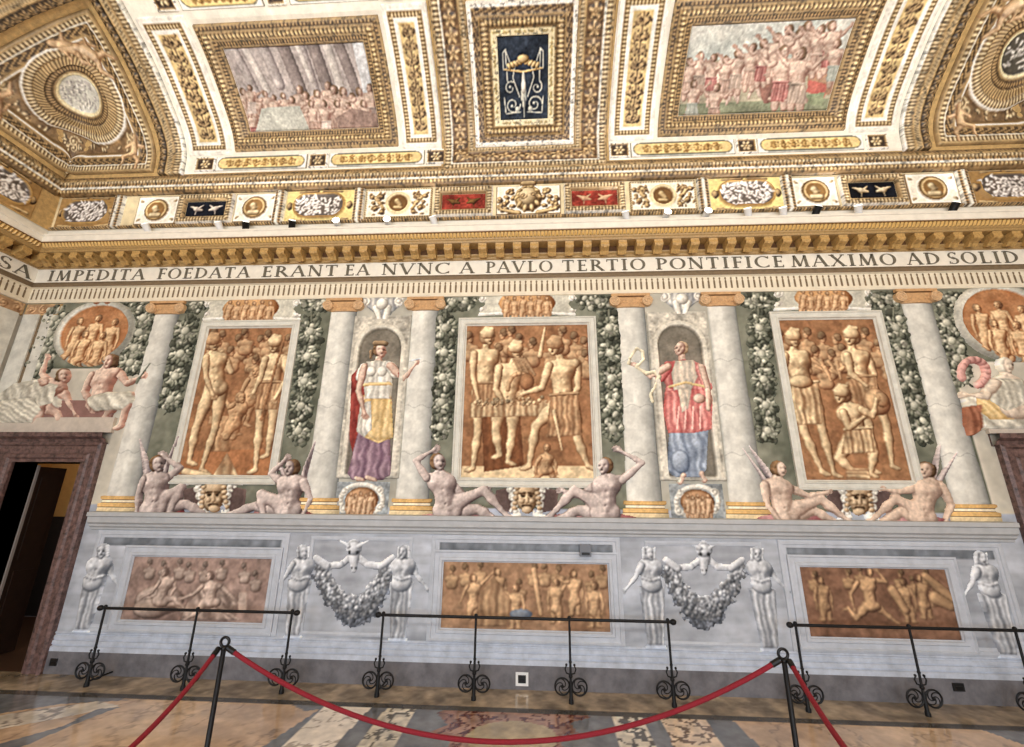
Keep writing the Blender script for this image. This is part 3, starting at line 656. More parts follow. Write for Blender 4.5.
def word(txt, x0, x1, z0, z1, P, parent):
    """letters spread from x0 to x1 between the heights z0 and z1; P places (x, z, out)"""
    adv = [glyph(c)[1] if c != ' ' else .55 for c in txt]; tot = sum(adv)+.16*(len(txt)-1); kx = (x1-x0)/tot; x = x0; kz = z1-z0
    wd_ = bpy.data.objects.new('inscribed_word', None); COL.objects.link(wd_); wd_.parent = parent; wd_.empty_display_size = .1
    for c, a in zip(txt, adv):
        mb = MB()
        for q in glyph(c)[0]:
            v = [P(x+p[0]*kx, z0+p[1]*kz, h) for h in (.0, .006) for p in q]; mb.add(v, [(0, 1, 2, 3), (4, 5, 6, 7), (0, 1, 5, 4), (1, 2, 6, 5), (2, 3, 7, 6), (3, 0, 4, 7)])
        o = mb.build('letter', M['letter'], parent); o.parent = wd_
        x += (a+.16)*kx
ins = empty('inscription', (XC, -.02, 5.58), 'dark Roman capital inscription painted along the white frieze below the cornice', 'inscription')
PW = lambda x, z, h: (x, -.0215-h, z)
for txt, a, b in (('IMPEDITA', 51, 147), ('FOEDATA', 159, 251), ('ERANT', 262.5, 338), ('EA', 345, 370), ('NVNC', 382, 450), ('A', 460, 474), ('PAVLO', 485.5, 552.5), ('TERTIO', 562, 645.5), ('PONTIFICE', 656, 784.5), ('MAXIMO', 792, 898), ('AD', 909.5, 942), ('SOLID', 950.5, 1021.5)):
    word(txt, onwall(a, 270, -.02)[0], onwall(b, 268, -.02)[0], 5.485, 5.675, PW, ins)
word('OSA', -.84, -.10, 5.485, 5.675, lambda x, z, h: (XL+.0225+h, x, z), ins)
# ================================================================== FRESCOED WALL: every painted element a thing of its own
def cvpx(x0, y0, x1, y1, step=.011, px=W, bg=None, seed=1, pad=0.):
    P = [px(x, y) for x in (x0, x1) for y in (y0, y1)]
    return Cv(min(p[0] for p in P)-pad, min(p[1] for p in P)-pad, max(p[0] for p in P)+pad, max(p[1] for p in P)+pad, step, px, bg, seed)
def put(c, name, label, cat, base=.006, m='fresco', group=None, wash=.1, surf=S_wall):
    c.M &= c.V < 5.10
    c.soften(1)
    if wash: c.wash(wash*1.5)
    o = c.mesh(name, surf, M[m], base); return tag(o, label, cat, group)
COLX = [-5.76, -2.93, -1.67, 1.39, 2.69, 5.40]
cnames = ['beside the left doorway', 'left of the niche with the helmeted woman', 'right of the niche with the helmeted woman', 'left of the niche with the pink robed figure', 'right of the niche with the pink robed figure', 'beside the right doorway']
shaft_m = mat('pale_veined_marble', (206, 204, 194), rough=.7, noise=.22, nscale=6, bump=.2, bscale=30)
volute_m = mat('pale_terracotta_volute', (208, 174, 134), rough=.7, noise=.25, nscale=25)
cap_m = mat('terracotta_capital', (192, 152, 108), rough=.7, noise=.25, nscale=25, bump=.2)
base_m = mat('ochre_column_base', (214, 186, 140), rough=.65, noise=.15, nscale=15)
pl_m = mat('grey_plinth', (190, 184, 172), rough=.8, noise=.12)
def column(x, label):
    e = empty('column', (x, 0, 2.0), label, 'column', 'ionic columns of the frescoed wall')
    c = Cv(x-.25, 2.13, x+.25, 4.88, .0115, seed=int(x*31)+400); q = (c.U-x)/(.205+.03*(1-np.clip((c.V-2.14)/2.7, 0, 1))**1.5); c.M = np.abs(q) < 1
    lam = np.clip(np.sqrt(np.clip(1-q*q, 0, 1))*.72-q*.42+.22, 0, 1)  # roundness painted into the shaft colour: light left, shade right
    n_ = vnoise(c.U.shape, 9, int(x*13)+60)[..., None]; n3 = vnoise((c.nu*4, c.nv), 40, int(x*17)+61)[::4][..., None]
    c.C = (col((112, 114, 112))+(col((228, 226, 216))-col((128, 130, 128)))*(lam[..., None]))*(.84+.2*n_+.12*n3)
    for z in (2.75, 3.4, 4.05): c.C[np.abs(c.V-z-.02*np.sin(c.U*30)) < .008] *= .93
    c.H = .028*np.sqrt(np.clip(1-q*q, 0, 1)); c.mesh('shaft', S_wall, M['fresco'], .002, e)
    c = Cv(x-.31, 1.935, x+.31, 2.145, .0075, seed=5); z_ = c.V; hw = np.where(z_ < 2.0, .30, np.where(z_ < 2.055, .295, np.where(z_ < 2.095, .255, .275)))
    c.M = np.abs(c.U-x) < hw; q = (c.U-x)/.3; lam = np.clip(.95-.35*q-.3*q*q, 0, 1)[..., None]
    for z0, z1, a_, h_ in ((1.93, 1.99, (222, 196, 150), .03), (1.99, 2.0, (140, 104, 60), .03), (2.0, 2.05, (222, 178, 112), .045), (2.05, 2.06, (120, 84, 48), .03), (2.06, 2.09, (232, 212, 176), .025), (2.09, 2.10, (140, 104, 60), .03), (2.10, 2.15, (218, 174, 108), .04)):
        k_ = (z_ >= z0) & (z_ < z1); c.C[k_] = (col(a_)*(.72+.32*lam))[k_]; c.H[k_] = h_
    c.wash(.12); c.mesh('base', S_wall, M['fresco'], .0, e)
    c = MB().lathe((x, 0, 0), [(.20, 4.875), (.215, 4.89), (.215, 4.905), (.195, 4.915), (.215, 4.95), (.235, 4.985)], 18, half=True, flat=.25)
    c.box((x-.24, -.05, 4.985), (x+.24, 0, 5.025)); c.box((x-.28, -.06, 5.045), (x+.28, 0, 5.085))
    for s in (-1, 1):
        cx = x+s*.235; v_ = MB().tube([(cx, 0, 4.962), (cx, -.075, 4.962)], .075, 18)
        pts = []
        for i in range(30):
            a = i/29*4.4*math.pi; r = .072*(1-i/34); pts.append((cx+s*r*math.cos(a), -.079, 4.962+r*math.sin(a)))
        v_.tube(pts, .011, 6); v_.build('volute', volute_m, e, smooth=True)
    for i in range(7): c.ball((x-.15+.05*i, -.045, 4.955), .02, 6, (1, .6, 1.3))
    c.build('capital', cap_m, e, smooth=True)
for x, nme in zip(COLX, cnames): column(x, 'tall pale marble ionic column '+nme)
# pilasters in the left corner, one on each wall, with painted frieze above
e = empty('corner_pilaster', (-7.95, 0, 3.3), 'pale fluted corner pilaster above the seated figures over the left doorway', 'pilaster')
p_ = MB().box((-8.13, -.03, 3.2), (-7.86, 0, 4.9)).box((-7.80, -.02, 3.2), (-7.64, 0, 4.9)); p_.build('shaft', shaft_m, e)
MB().box((-7.86, -.012, 3.2), (-7.80, 0, 4.9)).build('groove', M['brownline'], e)
e = empty('corner_pilaster', (XL, -.5, 3.2), 'pale pilaster on the side wall at the left edge of the picture', 'pilaster')
MB().box((XL, -.42, 2.6), (XL+.03, -.08, 4.9)).box((XL, -.95, 2.6), (XL+.02, -.50, 4.9)).build('shaft', shaft_m, e)
MB().box((XL, -.50, 2.6), (XL+.01, -.42, 4.9)).build('groove', M['brownline'], e)
def scrollband(name, label, u0, u1, surf, seed):
    c = Cv(u0, 4.88, u1, 5.10, .011, bg=(176, 140, 104), seed=seed)
    c.band((u0, 4.88, u1, 5.10), 0, .03, *GOLD, .01, .02); g = random.Random(seed)
    n = int((u1-u0)/.17)
    for i in range(n):
        x = u0+(i+.5)*(u1-u0)/n; c.spiral((x, 4.99), .075, 1.5, g.random()*3, 1 if i % 2 else -1, .016, col((120, 80, 50)), col((226, 190, 146)))
    return put(c, name, label, 'capital', surf=surf)
scrollband('scrolled_capital', 'carved looking brown scroll capital over the corner pilaster', XL+.02, -7.55, S_wall, 3)
scrollband('scrolled_capital', 'brown scroll capital on the side wall over the edge pilaster', -1.0, -.02, S_left, 5)
# ---- framed scenes
FR = [(-5.14, 2.31, -3.58, 4.75), (-1.15, 2.30, .87, 4.74), (3.34, 2.30, 4.88, 4.77)]
frame_m = mat('grey_white_frame', (208, 206, 196), rough=.75, noise=.14, nscale=8)
def frame(rect, wd, name, label, cat, m=frame_m):
    e = empty(name, ((rect[0]+rect[2])/2, 0, rect[1]), label, cat, 'framed monochrome scenes')
    pf = [(0, 0), (0, .035), (wd*.18, .045), (wd*.25, .03), (wd*.6, .028), (wd*.7, .045), (wd*.8, .045), (wd*.88, .02), (wd, .012), (wd, 0)]
    MB().rectframe(*rect, pf).build('frame', m, e); return e
def scene(e, c, name='painted_scene'): c.wash(.22, 9); c.soften(1); c.crisp = .55; c.mesh(name, S_wall, M['fresco'], .006, e)
def inner(r, wd): return (r[0]+wd, r[1]+wd, r[2]-wd, r[3]-wd)
BRN, BRN2 = col((140, 96, 66)), col((178, 132, 92))
def ground(c, seed, a=BRN, b=BRN2):
    n = vnoise(c.U.shape, 18, seed)[..., None]; c.C = a*(1-n)+b*n
def crowd(c, pts, s, lo, hi):
    for i, (x, y) in enumerate(pts):
        f = 1 if i % 2 else -1
        c.body([((x-s*.5, y+s*.95), (x+s*.5, y+s*.95), .34, .34), ((x-s*.2, y+s*1.6), (x+s*.2, y+s*1.6), .5, .5), ((x, y+s*.5), (x, y+s*.9), .2, .3)], s, lo, hi*.92)
        c.body([((x, y-s*.12), (x+f*s*.05, y+s*.25), .36, .22), ((x+f*s*.2, y), (x+f*s*.32, y+s*.12), .04, .06)], s, lo, hi, [((x+f*s*.1-s*.12, y), .07, -.09), ((x+f*s*.1+s*.14, y), .07, -.09), ((x+f*s*.1, y+s*.24), .05, -.05)])
        c.body([((x-f*s*.08, y-s*.26), (x-f*s*.16, y-s*.1), .34, .28)], s, lo*.8, hi*.72)
def kilt(pal, l=1.3, belt=True):
    def f(c, s, P):
        (gx, gy), (ix, iy) = P['g'], P['i']; lo, hi = pal; sg = 1 if ix >= gx else -1
        c.poly([(gx-sg*.35*s, gy-.6*s), (ix+sg*.35*s, iy-.6*s), (ix+sg*.6*s, iy+l*s), (gx-sg*.6*s, gy+l*s)], lo, hi, folds=7, h=.02)
        if belt: c.cap((gx-sg*.35*s, gy-.65*s), (ix+sg*.35*s, iy-.65*s), s*.1, s*.1, lo*.8, hi*.9)
    return f
HO = (OCHD[0], OCHM[1]*.85)
# left scene: tall nude warriors about a draped altar
r = FR[0]; e = frame(r, .125, 'framed_scene', 'tall red brown scene of standing warriors in a pale frame, left of the three', 'framed fresco')
ri = inner(r, .12); c = Cv(*ri, .010, seed=21, bg=(150, 90, 60)); ground(c, 31)
c.poly([(190, 450), (285, 450), (283, 480), (170, 480)], col((150, 98, 62)), col((176, 120, 80)))
crowd(c, [(222, 336), (240, 340), (252, 352), (262, 341), (256, 360), (232, 352), (214, 334), (290, 340), (268, 336), (246, 334)], 10.5, OCHD[0]*1.1, OCHM[1]*1.0)
c.poly([(214, 422), (236, 422), (230, 452), (208, 452)], OCHM[0], OCHM[1], folds=3); c.poly([(210, 416), (240, 416), (238, 424), (209, 424)], OCHM[0], OCHM[1])
c.poly([(228, 452), (240, 478), (212, 478)], OCHM[0], OCH[1]*.95, folds=3, fdir=.3)
man(c, 12, fig(258, 372, 9, 6.5, -.8), OCHM, HO, -1)
man(c, 12, fig(242, 398, 8, 5, -.5, armL=((-1.2, 1.2), (-1.8, .3))), OCHM, HO, 1)
man(c, 15, dict(h=(214, 344), n=(214, 352), a=(207, 358), b=(225, 358), c=(207, 378), e=(213, 392), d=(232, 372), f=(224, 356), g=(212, 388), i=(222, 389), j=(196, 430), l=(190, 462), k=(216, 428), m=(202, 470), sl=1, sm=1), OCH, HO, 1, helm=OCHM)
c.cap((186, 472), (210, 476), 4, 3, *OCH)
man(c, 15, dict(h=(276, 346), n=(275, 354), a=(266, 360), b=(286, 359), c=(262, 376), e=(256, 390), d=(288, 378), f=(278, 396), g=(264, 392), i=(278, 392), j=(260, 425), l=(256, 470), k=(272, 430), m=(268, 455), sl=-1, sm=-1, armfront=1), OCH, HO, -1, helm=OCH, cloth=kilt(OCHM, 1.2))
c.cap((285, 338), (262, 420), 1.2, 1.2, *OCHD)
scene(e, c)
# middle scene: warriors gathered over a chest
r = FR[1]; e = frame(r, .125, 'framed_scene', 'wide brown scene of bearded warriors bending over a table, centre of the wall', 'framed fresco')
ri = inner(r, .12); c = Cv(*ri, .010, seed=22); c.M[:] = True; ground(c, 32)
c.poly([(462, 466), (594, 466), (594, 480), (460, 480)], OCHM[1]*.95, OCH[1]*.95)
crowd(c, [(503, 335), (520, 340), (532, 344), (575, 338), (562, 332), (585, 343), (498, 350), (470, 338), (511, 332), (586, 356), (552, 345)], 11.5, OCHD[0]*1.1, OCHM[1])
c.cap((545, 328), (540, 356), 1, 2.5, *OCH)
man(c, 15, dict(h=(488, 338), n=(486, 347), a=(474, 354), b=(496, 354), c=(473, 376), e=(478, 398), d=(500, 374), f=(497, 392), g=(479, 393), i=(493, 393), j=(478, 432), l=(473, 468), k=(497, 430), m=(496, 464), sl=-1, sm=1), OCH, HO, 1, helm=OCH, cloth=kilt(OCHM, 1.4))
c.poly([(482, 416), (520, 414), (524, 466), (484, 472)], OCHD[0], OCHM[0]*1.2, folds=5)
man(c, 15.5, dict(h=(516, 352), n=(513, 363), a=(499, 368), b=(524, 370), c=(496, 390), e=(505, 404), d=(528, 388), f=(518, 400), g=(500, 405), i=(514, 406), j=(496, 432), l=(500, 455), k=(512, 436), m=(508, 462)), OCH, (OCHD[0], OCHD[1]), 1, helm=OCH)
for i in range(6): c.cap((518+i*2-3, 360), (524+i*3-4, 372+(i % 2)*3), 2.2, 1.2, *HO)
c.poly([(470, 403), (548, 400), (548, 416), (470, 418)], OCHM[0], OCH[1]*.9, folds=14)
c.leafmass([(475, 404), (545, 401)], 4, OCHM[0], OCH[1], 60, 5, (1.5, 2.6))
c.line([(520+12*math.cos(t), 390-16*math.sin(t)) for t in np.linspace(0, math.pi, 9)], 2.2, *OCHM)
c.ell((527, 382), 7, 9, OCHD[0], OCHD[1])
man(c, 16.5, dict(h=(555, 348), n=(560, 358), a=(549, 366), b=(577, 364), c=(542, 388), e=(526, 393), d=(578, 388), f=(566, 402), g=(556, 406), i=(572, 404), j=(536, 426), l=(529, 466), k=(578, 440), m=(588, 466), sl=-1, sm=1), OCH, HO, -1, helm=OCHM, cloth=kilt(OCHM, 1.9))
c.cap((554, 412), (562, 450), 2.2, .8, *OCH)
man(c, 9, dict(h=(547, 448), n=(546, 455), a=(540, 458), b=(552, 458), g=(542, 470), i=(550, 470), c=(536, 464), e=(536, 470), d=(556, 463), f=(556, 470), j=(538, 476), l=(536, 478), k=(552, 476), m=(555, 478)), OCHM, HO, 0)
scene(e, c)
# right scene: soldiers standing over a bending bearer
r = FR[2]; e = frame(r, .125, 'framed_scene', 'tall rust brown scene with a stooping bearer below two soldiers, right of the three', 'framed fresco')
ri = inner(r, .12); c = Cv(*ri, .010, seed=23); c.M[:] = True; ground(c, 33)
crowd(c, [(806, 334), (822, 338), (836, 340), (815, 352), (864, 334), (878, 345), (830, 356), (842, 350), (890, 358), (780, 336), (826, 366)], 11.5, OCHD[0]*1.1, OCHM[1])
for i in range(12): c.cap((812+i*4, 360+(i*7) % 13), (820+i*3.4, 366+(i*5) % 17), 2.5, 1.2, *OCHM)
man(c, 16, dict(h=(793, 340), n=(793, 350), a=(784, 356), b=(805, 355), c=(782, 374), e=(792, 380), d=(808, 372), f=(800, 384), g=(796, 394), i=(812, 392), j=(804, 432), l=(822, 472), k=(822, 430), m=(834, 474), sl=1, sm=1), OCH, HO, 1, helm=OCH, cloth=kilt(OCH, 2.0))
c.ell((800, 382), 12, 7, *OCH)
man(c, 16, dict(h=(851, 338), n=(851, 349), a=(846, 356), b=(866, 356), c=(850, 374), e=(862, 384), d=(874, 374), f=(870, 388), g=(853, 388), i=(870, 386), j=(868, 424), l=(872, 470), k=(886, 424), m=(892, 466), sl=1, sm=1), OCH, HO, -1, helm=OCH, cloth=kilt(OCHM, 1.6))
c.ell((876, 402), 13, 14, OCHD[0]*1.1, OCHM[1]); c.ell((880, 400), 7, 8, OCHM[0], OCHM[1]*.9)
man(c, 16, dict(h=(841, 396), n=(847, 404), a=(842, 413), b=(860, 410), c=(848, 428), e=(862, 418), d=(872, 416), f=(874, 404), g=(850, 440), i=(866, 438), j=(838, 458), l=(856, 474), k=(874, 452), m=(870, 474), sl=1, sm=1, armfront=1), OCH, HO, -1, helm=OCH, cloth=kilt(OCH, .9))
c.poly([(845, 468), (868, 468), (870, 482), (846, 482)], OCHM[0], OCH[1], folds=3, fdir=1.57)
scene(e, c)
# ---- dado scenes
DR = [(-5.36, .62, -3.47, 1.37), (-1.20, .62, .87, 1.375), (3.20, .63, 4.89, 1.385)]
dado_m = mat('blue_grey_fresco', (184, 189, 198), rough=.8, noise=.12, nscale=7)
names = ['long dull brown dado scene of toppled figures nearest the left doorway', 'long tan dado scene of a fighting crowd below the central framed scene', 'long brown dado scene with a seated nude seen nearest the right doorway']
for k, (r, lb) in enumerate(zip(DR, names)):
    o_ = (r[0]-.14, r[1]-.14, r[2]+.14, r[3]+.14)
    e = empty('dado_scene', ((r[0]+r[2])/2, 0, r[1]-.14), lb, 'framed fresco', 'dado scenes')
    MB().rectframe(*o_, [(0, 0), (0, .03), (.02, .035), (.03, .02), (.08, .018), (.09, .035), (.12, .035), (.13, .012), (.14, .01), (.14, 0)]).build('frame', dado_m, e)
    c = Cv(*r, .011, seed=40+k); c.M[:] = True
    A = [(132, 108, 98), (142, 106, 80), (116, 84, 66)][k]; B = [(176, 150, 138), (186, 148, 114), (152, 114, 90)][k]; ground(c, 50+k, col(A), col(B))
    lo, hi = col(A)*.82, col([(214, 190, 174), (226, 184, 138), (214, 172, 126)][k]); pal = (lo, hi); hr = (lo*.9, lo*1.15)
    if k == 0:
        crowd(c, [(150, 563), (165, 565), (180, 563), (190, 566), (222, 564), (245, 567), (205, 566), (256, 575)], 8, lo, hi*.93)
        c.ell((160, 600), 26, 14, lo, hi*.95); c.ell((152, 608), 20, 10, lo, hi*.9)
        man(c, 9.5, dict(h=(165, 572), n=(168, 578), a=(160, 582), b=(174, 580), c=(154, 592), e=(146, 596), d=(176, 588), f=(170, 600), g=(158, 600), i=(166, 602), j=(176, 598), l=(186, 610), k=(178, 604), m=(190, 616)), pal, hr, -1)
        c.poly([(206, 586), (222, 582), (238, 604), (236, 620), (180, 620), (188, 602)], lo, hi, folds=5, fdir=.6)
        man(c, 9.5, dict(h=(210, 576), n=(212, 582), a=(203, 586), b=(222, 586), c=(194, 594), e=(184, 598), d=(230, 594), f=(238, 602), g=(205, 602), i=(218, 602), j=(198, 612), l=(188, 618), k=(226, 610), m=(236, 618)), pal, hr, -1)
        c.poly([(239, 592), (247, 592), (247, 612), (239, 612)], lo, hi)
    elif k == 1:
        crowd(c, [(452, 570), (466, 568), (480, 566), (520, 584), (534, 568), (545, 568), (558, 570), (592, 576), (602, 570)], 9, lo, hi*.93)
        for x, y, f_, al, ar in ((474, 578, 1, ((-1.1, 1.6), (-1.5, 2.8)), ((1.3, .4), (2.2, -.5))), (498, 572, 1, ((-.9, 1.8), (-1.2, 3.)), ((1, 2), (1.2, 3.2))), (516, 588, -1, None, ((1.2, .6), (1.9, -.2))), (556, 582, -1, ((-1.2, .3), (-1.7, -.8)), None), (574, 574, 1, ((-1.3, 1.), (-2.2, .3)), None), (594, 586, -1, None, None)):
            man(c, 8.6, fig(x, y, 8, 5.6, armL=al, armR=ar, flip=f_), pal, hr, f_)
        c.cap((534, 570), (541, 614), 3, 2.4, lo, hi); c.ell((521, 614), 12, 5, STEEL[0], STEEL[1]*.8)
        c.poly([(480, 590), (494, 576), (512, 600), (506, 626), (476, 626)], lo*1.05, hi*.88, folds=5)
    else:
        crowd(c, [(814, 575), (822, 585), (848, 573), (860, 570), (900, 574), (912, 580), (925, 572), (935, 590)], 8, lo, hi*.9)
        man(c, 10, dict(h=(869, 572), n=(866, 579), a=(857, 582), b=(874, 580), c=(850, 594), e=(854, 608), d=(886, 582), f=(878, 572), g=(866, 606), i=(876, 606), j=(856, 618), l=(848, 608), k=(886, 614), m=(896, 622)), pal, hr, 1, back=True)
        for x, y, f_ in ((820, 580, 1), (902, 582, -1), (918, 578, 1)): man(c, 8.5, fig(x, y, 8, 5.5, flip=f_), (lo, hi*.88), hr, f_)
        c.cap((925, 576), (952, 600), 4, 7, lo, hi*.85); c.cap((935, 598), (950, 606), 7, 5, lo, hi*.85); c.cap((892, 590), (905, 610), 5, 4, lo, hi)
    scene(e, c)
# ---- ledge of the dado, base course and mouldings
def wrun(prof, name, m, xs, label, cat):
    mb = MB()
    for a, b in xs: mb.sweep([lambda o, z, a=a: (a, -o, z), lambda o, z, b=b: (b, -o, z)], prof)
    return tag(mb.build(name, m), label, cat)
X0, X1 = -6.07, 2*XC+6.07
wrun([(0, 1.70), (.02, 1.705), (.025, 1.73), (.06, 1.75), (.065, 1.775), (.10, 1.80), (.105, 1.87), (.13, 1.88), (.13, 1.93), (0, 1.94)], 'dado_ledge', mat('pale_grey_ledge', (176, 178, 180), rough=.75, noise=.1, nscale=7), [(X0, X1)], 'pale grey moulded ledge running along the wall under the columns', 'ledge')
wrun([(0, .47), (.012, .465), (.016, .45), (.004, .44), (.004, .425), (.016, .42), (.018, .385), (.006, .38), (.006, .37), (.024, .365), (.026, .325), (.010, .32), (.012, .31), (.034, .30), (.036, .25), (0, .25)], 'dado_moulding', mat('blue_white_moulding', (184, 191, 204), rough=.8, noise=.2, nscale=7), [(-6.2, 2*XC+6.2)], 'pale blue base moulding below the dado scenes', 'moulding')
wrun([(.0, .26), (.035, .25), (.035, .0), (0, 0)], 'plinth', mat('stained_grey_plinth', (108, 106, 110), rough=.8, noise=.35, nscale=5, bump=.2), [(-6.23, 2*XC+6.23)], 'stained dark grey plinth at the foot of the painted wall', 'plinth')
# ---- terms (caryatid herms) and swags of the dado
def herm(x, y, arm, label, face=0):
    c = cvpx(x-26, y-16, x+26, y+110, .011, seed=int(x)); bx = W(x, y)[0]; zt = 0.5
    pxl = lambda u, z: (u, z)
    # tapering fluted sheath
    q = [(bx-.165, 1.14), (bx+.165, 1.14), (bx+.10, .50), (bx-.10, .50)]; c.poly(q, *GREYD, folds=5, world=True, h=.03)
    c.poly([(bx-.12, .50), (bx+.12, .50), (bx+.14, .45), (bx-.14, .45)], *BLU, world=True, h=.035)
    s = 15; tl = (x-527)/(y+1120.); n = (x+tl*9, y+9)
    P = dict(h=(x, y), n=(x, y+9), a=(x-9, y+12), b=(x+9, y+12), g=(x-4, y+30), i=(x+4, y+30))
    if arm < 0: P['c'] = (x-15, y+24); P['e'] = (x-24, y+34)
    if arm > 0: P['d'] = (x+15, y+24); P['f'] = (x+24, y+34)
    P = {k_: ((v[0]+tl*(v[1]-y), v[1]) if isinstance(v, tuple) else v) for k_, v in P.items()}
    man(c, s, P, GREYD, GREYD, face, female=True)
    for i in range(9): c.ell((x+tl*25-8+i*2, y+27-abs(i-4)*.6), 2.4, 1.8, *GREYD)
    for i in range(5):
        c.ell((x-5.5, y-5+i*2.4), 2, 1.6, *GREYD); c.ell((x+5.5, y-5+i*2.4), 2, 1.6, *GREYD)
    put(c, 'herm', label, 'painted figure', .008, wash=.08, group='grey herms of the dado')
herm(103, 551, 1, 'grey blue herm figure on tapering shaft, first beside the left doorway')
herm(304, 552, -1, 'grey herm figure left of the swag under the helmeted woman', 1)
herm(404, 552, 1, 'grey herm figure right of the swag under the helmeted woman', -1)
herm(649, 553, -1, 'grey herm figure left of the swag under the pink robed figure', 1)
herm(757, 554, 1, 'grey herm figure right of the swag under the pink robed figure', 0)
herm(981, 558, -1, 'grey herm figure on tapering shaft, last beside the right doorway', 1)
def swag(x, y, w, label):
    c = cvpx(x-w-6, y-14, x+w+6, y+92, .011, seed=int(x))
    def arc_(top, lw): return [(x-lw+i*2*lw/12., y+14+top*(1-((i-6)/6.)**2)) for i in range(13)]
    c.poly(arc_(30, w-5)+arc_(62, w+1)[::-1], GREYD[0]*.95, GREYD[0]*1.35, h=.01)
    c.leafmass(arc_(54, w), 8, GREYD[0]*.8, GREYD[0]*1.5, 420, int(x)+1, (1.5, 3), bright=.1); c.leafmass(arc_(45, w-1), 8, GREYD[0]*.9, GREYD[1]*.82, 420, int(x)+2, (1.5, 3), bright=.1)
    c.leafmass(arc_(36, w-4), 7, GREYD[0], GREYD[1], 420, int(x), (1.6, 3.2), bright=.4)
    for sg in (-1, 1):
        c.line([(x, y+2), (x+sg*w*.35, y+13), (x+sg*w*.7, y+14), (x+sg*w, y+6)], 4, *GREY)
    c.cap((x, y-6), (x, y+18), 8, 3.5, *GREY); c.ell((x, y-4), 9, 7, *GREY)
    for sg in (-1, 1): c.cap((x+sg*5, y-6), (x+sg*15, y-12), 2.6, 1.3, *GREY); c.ell((x+sg*4, y), 1.6, 1.8, GREY[0]*.5, GREY[0]*.6, flatc=True); c.ell((x+sg*2, y+16), .9, 1.2, GREY[0]*.5, GREY[0]*.6, flatc=True)
    put(c, 'festoon', label, 'festoon', .006, group='grey festoons with ox skulls')
swag(354, 552, 38, 'grey fruit festoon hung from an ox skull, the left one in the dado')
swag(704, 554, 38, 'grey fruit festoon hung from an ox skull, the right one in the dado')
# shallow back panels of the dado between the herms
for x0, x1, lb in ((-2.98, -1.62, 'left'), (1.35, 2.78, 'right')):
    e = empty('recessed_panel', ((x0+x1)/2, 0, .5), 'plain blue grey panel framed by thin lines behind the %s festoon' % lb, 'wall panel')
    MB().rectframe(x0, .5, x1, 1.66, [(0, 0), (0, .012), (.02, .018), (.045, .012), (.045, 0)]).build('rim', dado_m, e)
for x0, x1, lb in ((-6.0, -3.22, 'left'), (-1.42, 1.09, 'middle'), (2.93, 5.66, 'right')):
    e = empty('panel_surround', ((x0+x1)/2, 0, .5), 'thin blue grey moulding round the %s dado scene' % lb, 'moulding')
    MB().rectframe(x0+.05, .47, x1-.05, 1.695, [(0, 0), (0, .014), (.02, .02), (.05, .02), (.055, .008), (.09, .006), (.09, 0)]).build('rim', dado_m, e)
# ---- niches with standing figures
def niche(x0, x1, label, lean):
    c = Cv(x0, 2.40, x1, 4.80, .011, bg=(184, 178, 164), seed=int(x0*10)+90); cx = (x0+x1)/2; wd = (x1-x0)/2-.13; top = 4.28
    c.wash(.2, 14)
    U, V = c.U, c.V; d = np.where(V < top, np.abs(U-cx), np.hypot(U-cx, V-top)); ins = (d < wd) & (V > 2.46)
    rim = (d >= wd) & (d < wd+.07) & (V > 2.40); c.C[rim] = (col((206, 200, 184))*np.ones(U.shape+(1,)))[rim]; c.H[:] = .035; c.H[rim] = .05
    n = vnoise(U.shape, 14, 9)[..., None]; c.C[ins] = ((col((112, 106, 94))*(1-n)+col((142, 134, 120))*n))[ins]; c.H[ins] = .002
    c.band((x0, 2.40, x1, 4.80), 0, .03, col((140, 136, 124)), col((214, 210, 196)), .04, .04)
    put(c, 'niche', label, 'niche', .003, group='painted niches')
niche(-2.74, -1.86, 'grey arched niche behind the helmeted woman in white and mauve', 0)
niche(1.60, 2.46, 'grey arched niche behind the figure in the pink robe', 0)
c = cvpx(345, 335, 424, 484, .0095, seed=61)
c.poly([(362, 366), (352, 376), (350, 440), (356, 466), (366, 470), (372, 400)], *RED, folds=3, h=.02)
c.poly([(362, 425), (390, 425), (392, 476), (384, 480), (352, 480), (348, 474)], *MAUVE, folds=6, h=.03)
c.poly([(364, 396), (392, 396), (394, 438), (380, 444), (366, 438), (360, 428)], *YEL, folds=5, h=.035)
c.poly([(362, 404), (372, 402), (374, 430), (366, 438), (358, 432)], *WHITE, folds=3, h=.04)
P = dict(h=(381, 351), n=(379, 360), a=(366, 368), b=(392, 367), c=(360, 392), e=(366, 412), d=(404, 380), f=(415, 366), g=(370, 402), i=(386, 402), armfront=1)
def tunic(c, s, P):
    c.poly([(367, 362), (391, 361), (393, 385), (391, 402), (367, 402), (365, 384)], *WHITE, folds=5, h=.045); c.ell((373, 373), 5, 5.5, *WHITE); c.ell((384, 373), 5, 5.5, *WHITE)
    c.poly([(366, 400), (392, 400), (394, 436), (380, 442), (366, 436), (362, 426)], *YEL, folds=5, h=.05); c.poly([(364, 404), (373, 402), (374, 430), (366, 438), (358, 430)], *WHITE, folds=3, h=.05)
    c.cap((366, 386), (391, 385), 1.6, 1.6, YEL[0], YEL[1]); c.cap((365, 368), (363, 378), 5, 5.5, *WHITE); c.cap((392, 367), (396, 374), 5, 5, *WHITE)
man(c, 14, P, SKIN, HAIR, 1, female=True, cloth=tunic, ); c.body([((376, 344), (386, 344), 3.2, 3.0), ((372, 352), (371, 358), 2.4, 1.6)], 1, col((80, 62, 46)), col((170, 142, 108)))
c.cap((412, 361), (422, 359), 1.3, 1, *GREY); c.cap((369, 478), (376, 480), 2.5, 2, *SKIN); c.cap((358, 479), (364, 480), 2.5, 2, *SKIN)
c.line([(400, 374), (401, 400), (399, 420)], .7, *RED)
